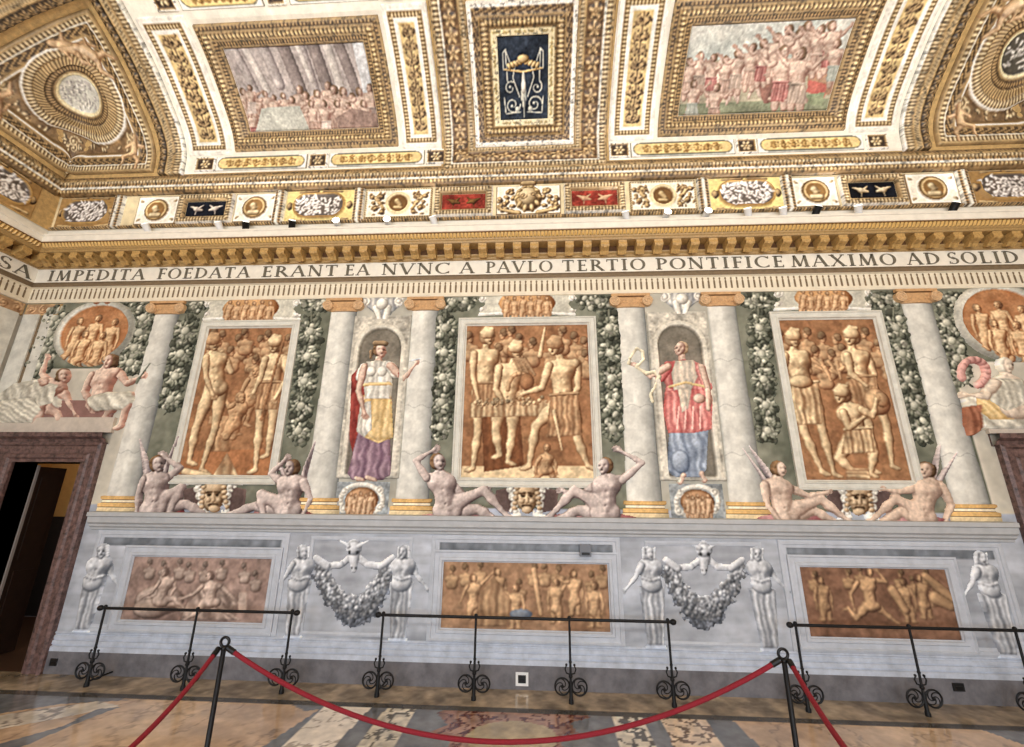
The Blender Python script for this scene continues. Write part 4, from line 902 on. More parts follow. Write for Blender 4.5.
put(c, 'painted_woman', 'helmeted woman in white tunic and mauve skirt raising her arm in the left niche', 'painted figure', .038)
c = cvpx(624, 335, 722, 486, .0095, seed=62)
c.poly([(669, 425), (708, 425), (706, 470), (700, 478), (674, 478), (666, 470)], *STEEL, folds=6, h=.03); c.ell((679, 462), 9, 12, *STEEL)
c.poly([(666, 380), (706, 378), (712, 400), (711, 430), (690, 434), (668, 434), (662, 412)], *PINK, folds=7, h=.035)
def robe(c, s, P):
    c.poly([(664, 362), (692, 360), (704, 370), (707, 384), (704, 392), (668, 390), (662, 380)], *PINK, folds=5, h=.045)
    c.poly([(674, 362), (692, 361), (696, 378), (686, 398), (680, 410), (672, 392), (670, 374)], *(WHITE[0], col((240, 220, 196))), folds=4, h=.05)
    c.cap((664, 370), (659, 378), 6, 5.5, *PINK); c.cap((700, 370), (706, 388), 6.5, 6, *PINK); c.line([(668, 388), (684, 384), (702, 388)], 1.2, YEL[0], YEL[1])
P = dict(h=(680, 349), n=(682, 359), a=(666, 368), b=(700, 368), c=(650, 377), e=(637, 368), d=(708, 396), f=(706, 412), g=(676, 406), i=(692, 406), armfront=1)
man(c, 14.5, P, SKIN, (col((140, 112, 84)), col((206, 180, 150))), -1, cloth=robe)
c.line([(628, 364), (630, 358), (636, 349), (642, 352), (643, 360), (636, 368), (646, 374), (654, 372), (658, 378), (654, 388), (650, 395), (652, 402)], 2.3, col((130, 120, 96)), col((232, 220, 190)))
c.poly([(664, 392), (706, 390), (710, 410), (711, 430), (690, 434), (668, 434), (663, 412)], *PINK, folds=7, h=.05); c.poly([(676, 390), (690, 390), (686, 410), (680, 414)], WHITE[0], col((240, 220, 196)), folds=2, h=.055)
for i in range(4): c.line([(677+i*7, 408), (675+i*7.6, 430)], .7, PINK[1], col((248, 206, 192)))
c.cap((706, 392), (706, 410), 3.4, 2.6, *SKIN)
c.ell((697, 400), 6, 5, *SKIN); c.cap((682, 476), (680, 482), 3, 3.4, *SKIN); c.cap((700, 474), (704, 480), 3, 3.4, *SKIN)
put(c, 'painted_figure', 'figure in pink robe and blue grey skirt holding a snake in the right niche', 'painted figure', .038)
# cartouches under the niches
for (x, y, lb) in ((362, 500, 'helmeted woman'), (697, 502, 'pink robed figure')):
    c = cvpx(x-25, y-18, x+25, y+20, .010, seed=int(x)); c.C[:] = col((150, 156, 158)); c.M[:] = True; c.wash(.2)
    c.line([(x+21*math.cos(t), y+15.5*math.sin(t)) for t in np.linspace(0, 6.28, 25)], 2.6, *WHITE)
    for t in (.6, 2.5, 3.8, 5.6): c.spiral(c.px(x+22*math.cos(t), y+15*math.sin(t)), .055, 1.2, t, 1, .016, *WHITE)
    c.ell((x, y), 17, 12.5, col((124, 82, 54)), col((196, 152, 112)), edge=.6)
    g = random.Random(int(x))
    for i in range(5): man(c, 4.6, fig(x-10+i*5, y-6+(i % 2)*2, 4.4, 4.2, flip=g.choice((-1, 1))), (col((128, 88, 60)), col((226, 192, 154))), HO, 1) 
    put(c, 'cartouche', 'grey scrolled cartouche with orange oval below the '+lb, 'cartouche', .01, group='cartouches below the niches')
# ---- nudes seated on the ledge
def nude(P, box, s, label, face=0, wing=None, seat=True, hair=HAIR, seed=70, sk=SKINP):
    c = cvpx(*box, .0095, seed=seed)
    if wing:
        for w_ in wing:
            tip, root, wid = w_; n = 7
            for i in range(n):
                f = i/(n-1.); a = (tip[0]*(1-f*.55)+root[0]*f*.55+wid*f, tip[1]*(1-f*.6)+root[1]*f*.6); c.cap(a, root, 1.6, 3.2, col((110, 96, 98)), col((206, 192, 188)), edge=.6)
    if seat: c.ell(seat[:2], seat[2], 6, col((120, 60, 62)), col((190, 138, 136)), flatc=False)
    man(c, s*1.1, P, sk, hair, face, back=False)
    put(c, 'seated_nude', label, 'painted figure', .038)
nude(dict(h=(439, 462), n=(440, 472), a=(427, 478), b=(452, 482), c=(416, 461), e=(431, 452), d=(466, 500), f=(482, 492), g=(441, 510), i=(455, 512), j=(484, 490), l=(506, 515), k=(478, 509), m=(496, 519), sl=1, sm=1), (408, 444, 520, 526), 16, 'reclining nude with raised arm at the lower left corner of the central scene', 1, seat=(458, 518, 46), seed=71)
nude(dict(h=(604, 466), n=(607, 475), a=(622, 480), b=(596, 484), c=(642, 463), e=(622, 452), d=(580, 496), f=(566, 492), g=(612, 512), i=(597, 513), j=(574, 490), l=(550, 516), k=(578, 510), m=(558, 519), sl=-1, sm=-1), (536, 444, 650, 526), 16, 'reclining nude with raised arm at the lower right corner of the central scene', -1, seat=(594, 518, 46), seed=72)
nude(dict(h=(160, 464), n=(157, 473), a=(146, 480), b=(169, 479), c=(140, 496), e=(139, 512), d=(182, 468), f=(168, 458), g=(150, 508), i=(163, 508), j=(182, 488), l=(172, 514), k=(188, 504), m=(208, 515), sl=1, sm=1), (128, 436, 214, 522), 15, 'winged nude youth leaning back beside the left framed scene, left one', 1, wing=[((142, 440), (149, 482), 3), ((180, 436), (166, 478), -3)], seat=(160, 512, 26), seed=73)
nude(dict(h=(292, 468), n=(293, 476), a=(305, 482), b=(282, 482), c=(312, 499), e=(305, 514), d=(272, 474), f=(284, 462), g=(296, 510), i=(284, 510), j=(262, 494), l=(266, 516), k=(256, 506), m=(230, 514), sl=-1, sm=-1), (222, 438, 322, 523), 15, 'winged nude youth seated beside the left framed scene, right one', -1, wing=[((316, 442), (303, 482), -3), ((278, 462), (288, 480), 2)], seat=(284, 514, 32), seed=74)
nude(dict(h=(779, 469), n=(775, 478), a=(763, 485), b=(787, 487), c=(766, 505), e=(777, 520), d=(808, 496), f=(822, 493), g=(778, 514), i=(790, 515), j=(820, 499), l=(846, 520), k=(812, 510), m=(838, 523), sl=1, sm=1), (738, 440, 858, 528), 15, 'winged nude youth seated at the foot of the right framed scene, left one', 1, wing=[((742, 449), (768, 486), 2), ((748, 446), (772, 482), 5)], seat=(790, 519, 36), seed=75, sk=(col((138, 112, 98)), col((222, 198, 178))))
nude(dict(h=(924, 470), n=(928, 479), a=(940, 486), b=(916, 488), c=(950, 505), e=(944, 520), d=(896, 492), f=(886, 490), g=(926, 516), i=(912, 517), j=(894, 498), l=(868, 522), k=(900, 511), m=(876, 524), sl=-1, sm=-1), (860, 442, 964, 530), 15, 'winged nude youth seated at the foot of the right framed scene, right one', -1, wing=[((955, 452), (934, 487), -2), ((938, 446), (930, 482), 2)], seat=(914, 521, 34), seed=76, sk=(col((138, 112, 98)), col((216, 190, 168))))
# masks with scroll ornament between the nudes
for x, y, lb in ((215, 497, 'left'), (527, 498, 'central'), (858, 500, 'right')):
    c = cvpx(x-34, y-20, x+34, y+24, .010, seed=int(x))
    for sg in (-1, 1):
        c.poly([(x+sg*12, y-12), (x+sg*32, y-8), (x+sg*30, y+12), (x+sg*12, y+16)], col((70, 66, 62)), col((108, 86, 82)), h=.012)
        for q in range(4): c.spiral(c.px(x+sg*(16-q*1.5), y-10+q*8), .065, 1.3, q, sg, .02, *WHITE)
        c.cap((x+sg*10, y-15), (x+sg*28, y-13), 2.5, 1.5, *WHITE); c.cap((x+sg*8, y+17), (x+sg*20, y+19), 3, 2, *WHITE)
    L_ = (col((116, 88, 62)), col((216, 190, 154))); c.ell((x, y), 11, 14, *L_); c.ell((x, y-9), 12, 7, *L_)
    for sg in (-1, 1):
        c.ell((x+sg*4, y-2), 2.1, 1.3, L_[0]*.5, L_[0]*.6, flatc=True); c.cap((x+sg*1.6, y-5), (x+sg*7, y-4.5), .9, .8, L_[0]*.7, L_[0]*.8); c.ell((x+sg*5, y+3), 3, 2.6, *L_)
        for q in range(5): c.ell((x+sg*(10+.6*q), y-10+q*5), 3, 2.2, *L_)
    c.cap((x, y-3), (x, y+3), 1.3, 2.4, *L_); c.cap((x-4, y+8), (x+4, y+8), 1.3, 1.3, L_[0]*.6, L_[0]*.8); c.ell((x, y+12), 6, 4, *L_)
    put(c, 'mask_ornament', 'yellowish grotesque mask with white scrolls under the %s framed scene' % lb, 'mask', .012, group='masks under the framed scenes')
# ---- orange cartouches over the frames and pale shells over the niches
for x, y, lb in ((252, 309, 'left'), (527, 304, 'central'), (822, 299, 'right')):
    c = cvpx(x-54, y-13, x+54, y+13, .010, seed=int(x)+1)
    c.poly([(x-50, y-11), (x+50, y-11), (x+42, y), (x+50, y+11), (x-50, y+11), (x-42, y)], col((150, 148, 134)), col((206, 202, 186)), h=.02)
    for sg in (-1, 1):
        c.spiral(c.px(x+sg*45, y-5), .06, 1.2, 0, sg, .018, *WHITE); c.spiral(c.px(x+sg*45, y+6), .05, 1.2, 0, -sg, .018, *WHITE)
        c.cap((x+sg*24, y-10), (x+sg*50, y-11), 1.4, 1.4, *WHITE); c.cap((x+sg*24, y+10), (x+sg*48, y+11), 1.4, 1.4, *WHITE)
    OR = (col((122, 76, 44)), col((212, 164, 112))); c.ell((x, y), 27, 11.5, *OR); c.ell((x-9, y), 18, 11.8, *OR, edge=0); c.ell((x+9, y), 18, 11.8, *OR, edge=0)
    for i in range(6): man(c, 4.4, fig(x-20+i*8, y-6+(i % 2)*1.5, 4.2, 4.0, flip=(-1) ** i), (col((134, 90, 58)), col((226, 188, 144))), HO, 1)
    put(c, 'orange_cartouche', 'orange oval relief with pale scrolls on top of the %s framed scene' % lb, 'cartouche', .012, group='orange cartouches over the framed scenes')
for x, y, lb in ((383, 309, 'helmeted woman'), (681, 304, 'pink robed figure')):
    c = cvpx(x-26, y-16, x+26, y+16, .010, seed=int(x)+2)
    c.poly([(x-21, y-13), (x+21, y-13), (x+17, y-2), (x+9, y+4), (x+6, y+12), (x-6, y+12), (x-9, y+4), (x-17, y-2)], GREY[0], WHITE[1]*.95, folds=7, h=.03, edge=.02)
    for sg in (-1, 1): c.spiral(c.px(x+sg*17, y-6), .075, 1.3, 1, sg, .02, *WHITE); c.cap((x+sg*6, y), (x+sg*3, y+11), 3.4, 2.6, *WHITE)
    c.ell((x, y-4), 6, 6, *WHITE)
    put(c, 'shell_ornament', 'pale grey shell ornament over the niche of the '+lb, 'ornament', .012, group='shell ornaments over the niches')
# ---- hanging garlands of leaves and white fruit
GREEN = (col((60, 64, 54)), col((126, 128, 112))); FRUIT = (col((116, 118, 102)), col((206, 204, 186)))
GL = [((58, 312), (38, 370), 'left of the orange medallion over the left doorway'), ((146, 312), (130, 366), 'between the orange medallion and the first column'), ((188, 322), (170, 404), 'between the first column and the left framed scene'),
      ((312, 322), (298, 436), 'right of the left framed scene'), ((446, 318), (440, 432), 'left of the central framed scene'), ((609, 318), (613, 434), 'right of the central framed scene'),
      ((758, 318), (768, 436), 'left of the right framed scene'), ((893, 318), (921, 436), 'between the right framed scene and the last column'), ((944, 316), (962, 380), 'between the last column and the right medallion')]
for gi, (a, b, lb) in enumerate(GL):
    x0 = min(a[0], b[0])-15; x1 = max(a[0], b[0])+15; c = cvpx(x0, a[1]-14, x1, b[1]+14, .010, seed=200+gi); L = b[1]-a[1]
    c.leafmass([a, b], 11.5, *GREEN, int(L*4.2), gi, (2.4, 5)); n = max(3, int(L/24)); c.line([a, (a[0], a[1]-10)], 1.2, *GREEN)
    for i in range(n+1):
        f = (i+.4)/(n+.6); x = a[0]+(b[0]-a[0])*f; y = a[1]+L*f
        c.leafmass([(x-1, y-4), (x+1, y+4)], 9, FRUIT[0], FRUIT[1], 20, gi*9+i, (2.2, 4.2), bright=.6)
        c.ell((x, y), 4.2, 4.2, *FRUIT)
        for q in range(7):
            t = q*.9; c.ell((x+10*math.cos(t), y+8*math.sin(t)), 3.6, 1.8, GREEN[0], GREEN[1]*1.12, ang=-t)
    put(c, 'garland', 'green leaf garland with white fruit hanging '+lb, 'garland', .006, group='hanging fruit garlands')
for gi, (a, b, lb) in enumerate([((95, 297), (150, 299), 'over the left end'), ((186, 303), (200, 305), 'between the first column and the left orange cartouche'), ((306, 303), (322, 303), 'between the left orange cartouche and second column'), ((444, 303), (470, 303), 'left of the central orange cartouche'), ((584, 302), (610, 302), 'right of the central orange cartouche'), ((746, 301), (768, 301), 'left of the right orange cartouche'), ((872, 300), (895, 299), 'right of the right orange cartouche'), ((938, 300), (962, 300), 'between the last column and right medallion')]):
    c = cvpx(a[0]-9, a[1]-9, b[0]+9, b[1]+11, .010, seed=230+gi)
    c.leafmass([a, b], 8, *GREEN, int(60+(b[0]-a[0])*5), gi+60, (2, 4)); c.leafmass([a, b], 7, *FRUIT, int(8+(b[0]-a[0])*.7), gi+80, (2, 3.6), bright=.4)
    put(c, 'foliage_spray', 'grey green leaf spray '+lb, 'foliage', .004, group='leaf sprays under the fluted band')
# ---- round orange scenes over the doors, with the seated groups
def medallion(x, y, ra, rb, label, ang=0.):
    ctr = W(x, y); c = Cv(ctr[0]-ra-.1, ctr[1]-rb-.12, ctr[0]+ra+.1, ctr[1]+rb+.22, .010, seed=int(x)+5)
    c.ell(ctr, ra, rb, col((150, 148, 136)), col((222, 218, 204)), world=True, h=.01); U, V = c.U-ctr[0], c.V-ctr[1]; d = np.hypot(U/ra, V/rb); c.H[d < 1] = .02+.02*np.cos(np.clip((d[d < 1]-.9)/.1, -1, 1)*1.57)
    k = d < .82; n = vnoise(c.U.shape, 12, 5)[..., None]; c.C[k] = (col((158, 102, 64))*(1-n)+col((204, 150, 104))*n)[k]; c.H[k] = .008; c.k = .2
    OR = (col((128, 78, 46)), col((240, 204, 156)))
    for i, (dx, dy, f) in enumerate(((-.34, .35, 1), (-.02, .42, -1), (.32, .3, -1), (-.16, -.05, 1), (.16, -.1, -1))):
        p = (ctr[0]+dx*ra*1.3, ctr[1]+dy*rb); s = .125
        Q = fig(0, 0, 1, 5.2, flip=f); Q = {kk: ((p[0]+v[0]*s, p[1]-v[1]*s) if isinstance(v, tuple) else v) for kk, v in Q.items()}
        # figures on the medallion are drawn in wall metres with y growing upwards
        man(_Flip(c), s, {kk: ((v[0], -v[1]) if isinstance(v, tuple) else v) for kk, v in Q.items()}, OR, HO, f)
    c.M &= (d < 1) | (c.V > ctr[1]+rb*.8); out = d >= 1; c.M[out] = False
    cc = (ctr[0], ctr[1]+rb+.03); c.px = lambda a, b: (a, b)
    for q in (-1, 0, 1): c.ell((cc[0]+q*.09, cc[1]-abs(q)*.03), .07, .09, col((150, 84, 50)), col((226, 164, 112)), world=True)
    put(c, 'round_scene', label, 'medallion', .008)
class _Flip:
    """lets man() draw in metres: the figure's y grows downwards, the canvas' upwards"""
    def __init__(s, c): s.c = c
    def cap(s, p, q, a, b, *r, **k): s.c.cap((p[0], -p[1]), (q[0], -q[1]), a, b, *r, world=True, **{x: y for x, y in k.items() if x != 'world'})
    def body(s, caps, S, lo, hi, bumps=()): s.c.body([((p[0], -p[1]), (q[0], -q[1]), a, b) for p, q, a, b in caps], S, lo, hi, [((p[0], -p[1]), r, m) for p, r, m in bumps], world=True)
    def ell(s, p, a, b, *r, **k): s.c.ell((p[0], -p[1]), a, b, *r, world=True, **{x: y for x, y in k.items() if x != 'world'})
medallion(96, 333, .66, .56, 'round orange scene with pale ring above the left doorway figures')
medallion(1003, 322, .66, .60, 'round orange scene with pale ring above the right doorway figures')
ROBE = (col((146, 140, 126)), col((232, 226, 208)))
c = cvpx(-6, 352, 84, 434, .010, seed=81)
c.poly([(18, 384), (50, 378), (66, 390), (64, 408), (44, 412), (36, 424), (4, 424), (-4, 410), (2, 396)], *ROBE, folds=8, fdir=.6, h=.04)
man(c, 14, dict(h=(66, 376), n=(60, 382), a=(50, 384), b=(64, 390), c=(44, 374), e=(48, 362), d=(70, 402), f=(76, 412), g=(38, 404), i=(46, 406), j=(44, 412), l=(40, 424), k=(60, 414), m=(64, 428)), SKIN, HAIR, 1, female=True,
    cloth=lambda c, s, P: c.poly([(44, 382), (62, 386), (58, 404), (34, 410), (22, 402), (30, 388)], *ROBE, folds=5, fdir=.5, h=.05))
c.poly([(0, 402), (38, 398), (46, 410), (34, 424), (2, 424)], *ROBE, folds=6, fdir=1.1, h=.05)
put(c, 'reclining_woman', 'reclining woman in pale drapery over the left doorway, further left', 'painted figure', .038)
c = cvpx(76, 350, 148, 436, .010, seed=82)
man(c, 15, dict(h=(112, 362), n=(106, 370), a=(94, 376), b=(120, 372), c=(86, 392), e=(92, 406), d=(128, 384), f=(142, 378), g=(96, 404), i=(108, 404), j=(132, 396), l=(122, 426), k=(116, 406), m=(106, 418)), SKIN, HAIR, -1,
    cloth=lambda c, s, P: c.poly([(92, 398), (114, 392), (134, 392), (138, 400), (126, 410), (98, 412), (88, 408)], *ROBE, folds=5, fdir=.9, h=.05))
c.line([(138, 384), (146, 372), (152, 364)], 1.4, *GREEN)
put(c, 'seated_man', 'bare chested seated man with pale drapery beside the first column', 'painted figure', .038)
c = cvpx(954, 350, 1060, 436, .010, seed=83)
c.line([(972+13*math.cos(t), 373-13*math.sin(t)) for t in np.linspace(-1.2, 3.6, 12)], 4, *(col((150, 96, 90)), col((222, 170, 160))))
c.poly([(958, 396), (975, 392), (1010, 396), (1040, 404), (1040, 430), (968, 430), (976, 412), (962, 408)], *ROBE, folds=8, fdir=.8, h=.04)
c.poly([(970, 396), (985, 392), (1000, 406), (1008, 420), (984, 420), (972, 410)], *YEL, folds=5, fdir=.6, h=.05)
man(c, 17, dict(h=(1004, 366), n=(1004, 376), a=(990, 384), b=(1018, 384), c=(980, 398), e=(966, 396), d=(1030, 396), f=(1040, 406), g=(1002, 410), i=(1016, 410), j=(1030, 414), l=(1040, 428), k=(1036, 414), m=(1050, 428)), (col((148, 128, 112)), col((228, 212, 192))), (ROBE[0], ROBE[1]), 1, female=True,
    cloth=lambda c, s, P: c.poly([(988, 380), (1018, 380), (1024, 404), (1000, 412), (984, 402)], *ROBE, folds=6, h=.05))
c.poly([(960, 408), (976, 406), (978, 432), (966, 440), (960, 424)], *(col((120, 70, 50)), col((190, 130, 100))), folds=3, h=.03)
put(c, 'seated_woman', 'pale robed figure with yellow drapery over the right doorway', 'painted figure', .038)
# red-brown sarcophagus seats painted over the door heads
for sx, lb in ((1, 'left'), (-1, 'right')):
    X = lambda a: a if sx > 0 else 2*XC-a
    e = empty('painted_door_head', (X(-6.95), 0, 3.0), 'pale and mauve stepped block between the %s doorway and the figures on it' % lb, 'door head')
    a, b = sorted((X(-7.95), X(-6.12))); MB().box((a, -.05, 3.02), (b, 0, 3.24)).build('pale_block', mat('pale_stone_'+lb, (196, 184, 170), rough=.8, noise=.15), e)
    a, b = sorted((X(-7.85), X(-6.2))); MB().box((a, -.03, 3.24), (b, 0, 3.50)).build('mauve_block', mat('mauve_stone_'+lb, (142, 106, 98), rough=.8, noise=.2), e)
# ================================================================== DOORWAYS
def doorway(sx, n, lb):
    X = lambda a: a if sx > 0 else 2*XC-a
    e = empty('door_surround', (X(-7), 0, 0), 'mottled red brown marble surround of the %s doorway' % lb, 'door surround')
    def prof(o): return o
    pf = [(0, 0), (0, .07), (.04, .085), (.06, .06), (.16, .055), (.18, .075), (.22, .075), (.24, .05), (.28, .045), (.28, -.3)]
    x0, x1, zt = -7.50, -6.46, 2.60; w_ = .28
    path = [lambda d, h: (X(x0-w_+d), -h, 0), lambda d, h: (X(x0-w_+d), -h, zt+w_-d), lambda d, h: (X(x1+w_-d), -h, zt+w_-d), lambda d, h: (X(x1+w_-d), -h, 0)]
    MB().sweep(path, pf).build('jamb_and_lintel', M['doormarble'], e)
    a, b = sorted((X(x0-.30), X(x1+.32))); cp = [(0, 2.86), (.06, 2.87), (.08, 2.92), (.14, 2.95), (.15, 3.01), (0, 3.02)]
    MB().sweep([lambda o, z: (a, -o, z), lambda o, z: (b, -o, z)], cp).box((a, -.02, 2.86), (a+.001, 0, 3.02)).build('cornice', M['doormarble'], e)
    d = empty('door_%d' % n, (X(-7.4), .5, 0), kind='structure')
    # heavy leaf swung open into the next room, with raised panels and a bright arris
    ang = math.radians(90); hx, hy = -7.50, .34; L = .40
    lf = MB(); ca, sa = math.cos(ang), math.sin(ang)
    def Q(t, dd, z): return (X(hx+t*ca-dd*sa), hy+t*sa+dd*ca, z)
    def slab(mb, t0, t1, d0, d1, z0, z1):
        mb.add([Q(t0, d0, z0), Q(t1, d0, z0), Q(t1, d1, z0), Q(t0, d1, z0), Q(t0, d0, z1), Q(t1, d0, z1), Q(t1, d1, z1), Q(t0, d1, z1)], [(0, 3, 2, 1), (4, 5, 6, 7), (0, 1, 5, 4), (1, 2, 6, 5), (2, 3, 7, 6), (3, 0, 4, 7)])
    slab(lf, 0, L, 0, .06, .01, 2.56); lf.build('leaf', M['wood'], d)
    p2 = MB(); 
    for z0, z1 in ((.2, 1.1), (1.25, 2.4)): slab(p2, .07, L-.07, -.012, 0, z0, z1)
    p2.build('raised_panel', M['wood'], d)
    # side room: reveal, ochre upper wall, dark wainscot
    sb = MB(); slab(sb, -.035, -.0, -.012, .05, 0, 2.58); sb.build('pale_arris', mat('pale_edge_%d' % n, (150, 140, 134), rough=.6), d)
    g = empty('wall_anteroom' if n == 1 else 'wall_anteroom_right', (X(-7), 1, 0), kind='structure')
    a, b = X(-9.9), X(-5.2)
    rv = MB().add([(X(x0), 0, 0), (X(x0), .3, 0), (X(x0), .3, zt), (X(x0), 0, zt)], [(0, 1, 2, 3)]).add([(X(x1), 0, 0), (X(x1), .3, 0), (X(x1), .3, zt), (X(x1), 0, zt)], [(0, 1, 2, 3)]).add([(X(x0), 0, zt), (X(x0), .3, zt), (X(x1), .3, zt), (X(x1), 0, zt)], [(0, 1, 2, 3)])
    rv.build('reveal', M['wood'], g)
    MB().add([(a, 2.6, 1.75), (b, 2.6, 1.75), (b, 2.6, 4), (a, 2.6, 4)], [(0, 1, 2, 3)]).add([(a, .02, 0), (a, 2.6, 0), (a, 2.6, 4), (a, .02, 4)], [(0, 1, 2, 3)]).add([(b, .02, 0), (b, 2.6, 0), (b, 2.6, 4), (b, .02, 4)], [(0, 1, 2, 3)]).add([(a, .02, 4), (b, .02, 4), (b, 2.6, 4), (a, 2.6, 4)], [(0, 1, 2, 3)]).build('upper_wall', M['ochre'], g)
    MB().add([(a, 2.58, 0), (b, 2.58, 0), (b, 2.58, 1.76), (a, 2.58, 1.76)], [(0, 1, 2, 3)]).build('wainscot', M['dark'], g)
    o = MB().add([(a, 0, -.002), (b, 0, -.002), (b, 2.6, -.002), (a, 2.6, -.002)], [(0, 1, 2, 3)]).build('floor_anteroom' if n == 1 else 'floor_anteroom_right', mat('dark_floor_%d' % n, (70, 50, 38), rough=.5)); o['kind'] = 'structure'
    l = bpy.data.lights.new('anteroom_lamp', 'POINT'); l.energy = 15; l.color = (1, .82, .6); l.shadow_soft_size = .2; lo = bpy.data.objects.new('anteroom_lamp', l); COL.objects.link(lo); lo.location = (X(-8.3), 1.3, 3.3)
doorway(1, 1, 'left'); doorway(-1, 2, 'right')
# small black sockets in the plinth and one box under the ledge
def socket(px, py, w_, h_, label, y=-.035, frame=False):
    p = onwall(px, py, y); e = empty('floor_socket', tuple(p), label, 'socket')
    MB().box((p[0]-w_/2, y-.012, p[2]-h_/2), (p[0]+w_/2, y, p[2]+h_/2)).build('body', M['box'], e)
    if frame: MB().rectframe(p[0]-w_/2-.03, p[2]-h_/2-.03, p[0]+w_/2+.03, p[2]+h_/2+.03, [(0, 0), (0, .008), (.028, .008), (.028, 0)], y).build('faceplate', M['pipe'], e)
    MB().box((p[0]-w_*.3, y-.016, p[2]-h_*.3), (p[0]+w_*.3, y-.012, p[2]+h_*.1)).build('inlet', M['blackmetal'], e)
socket(54, 662, .09, .08, 'black socket in the plinth beside the left doorway')
socket(522, 679, .09, .08, 'black socket with white plate in the plinth under the central dado scene', frame=True)
socket(958, 687, .12, .08, 'black socket in the plinth towards the right doorway')
p = onwall(585, 551, -.02); e = empty('sensor_box', tuple(p), 'small grey box hanging under the dado ledge right of centre', 'box')
MB().box((p[0]-.07, -.09, p[2]-.06), (p[0]+.07, -.01, p[2]+.08)).build('housing', mat('grey_box', (112, 116, 124)), e); MB().box((p[0]-.05, -.1, p[2]-.04), (p[0]+.05, -.09, p[2]-.01)).build('vent', M['box'], e)
# ================================================================== VAULT ORNAMENT
WH = (col((176, 168, 148)), col((246, 242, 230))); WHS = (col((214, 206, 190)), col((246, 243, 234))); TAN = (col((104, 80, 48)), col((226, 206, 164))); GD = (col((98, 70, 36)), col((230, 202, 148))); GDD = (col((64, 44, 24)), col((202, 168, 114)))  # shade and light tones of the carving; crevices are painted dark
CRM = (col((216, 198, 150)), col((240, 226, 186))); DK = (col((60, 40, 28)), col((204, 174, 124))); ROS = (col((104, 74, 44)), col((222, 192, 140)))
def rect_of(*P):
    q = [CV(*p) for p in P]; return (min(a[0] for a in q), min(a[1] for a in q), max(a[0] for a in q), max(a[1] for a in q))
def cove(c, name, label=None, cat=None, parent=None, m='gilt', base=.02, group=None, surf=S_cove, wash=.12, closed=True):
    c.soften(1); c.wash(wash)
    if m == 'gilt':
        f_ = vnoise(c.M.shape, 3.2, c.seed+77, 2); c.C *= (1-1.1*np.clip(f_-.55, 0, .28))[..., None]
    c.crisp = 1.0; o = c.mesh(name, surf, M[m], base, parent, closed=closed)
    return tag(o, label, cat, group) if parent is None else o
def mkcv(r, step=.013, bg=(200, 170, 110), seed=1): return Cv(*r, step, CV, bg, seed)
# background of the bays: pale stucco with thin grey joints
S1, S2 = 1.30, 3.08
# large gilded picture frames with their paintings
def picture(r, label, paint, seed):
    e = empty('gilded_picture', (((r[0]+r[2])/2), float(pr(r[1])[0]), float(pr(r[1])[1])), label, 'framed painting', 'painted scenes of the vault')
    wd = .30; ri = (r[0]+wd, r[1]+wd, r[2]-wd, r[3]-wd)
    c = mkcv(r, .012, seed=seed); d = c.rectd(*r)
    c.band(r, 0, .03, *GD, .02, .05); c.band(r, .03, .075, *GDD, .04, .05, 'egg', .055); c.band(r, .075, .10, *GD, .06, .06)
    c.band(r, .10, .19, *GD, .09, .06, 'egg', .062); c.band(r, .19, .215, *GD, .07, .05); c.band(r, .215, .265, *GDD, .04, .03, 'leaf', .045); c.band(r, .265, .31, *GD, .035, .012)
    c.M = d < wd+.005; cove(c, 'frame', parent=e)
    c = mkcv(ri, .0115, seed=seed+1); paint(c); c.C = c.C*.72+.28*col((158, 144, 134)); c.hmax = .004; c.H *= 0; cove(c, 'painting', parent=e, m='fresco', base=.018, wash=.2)
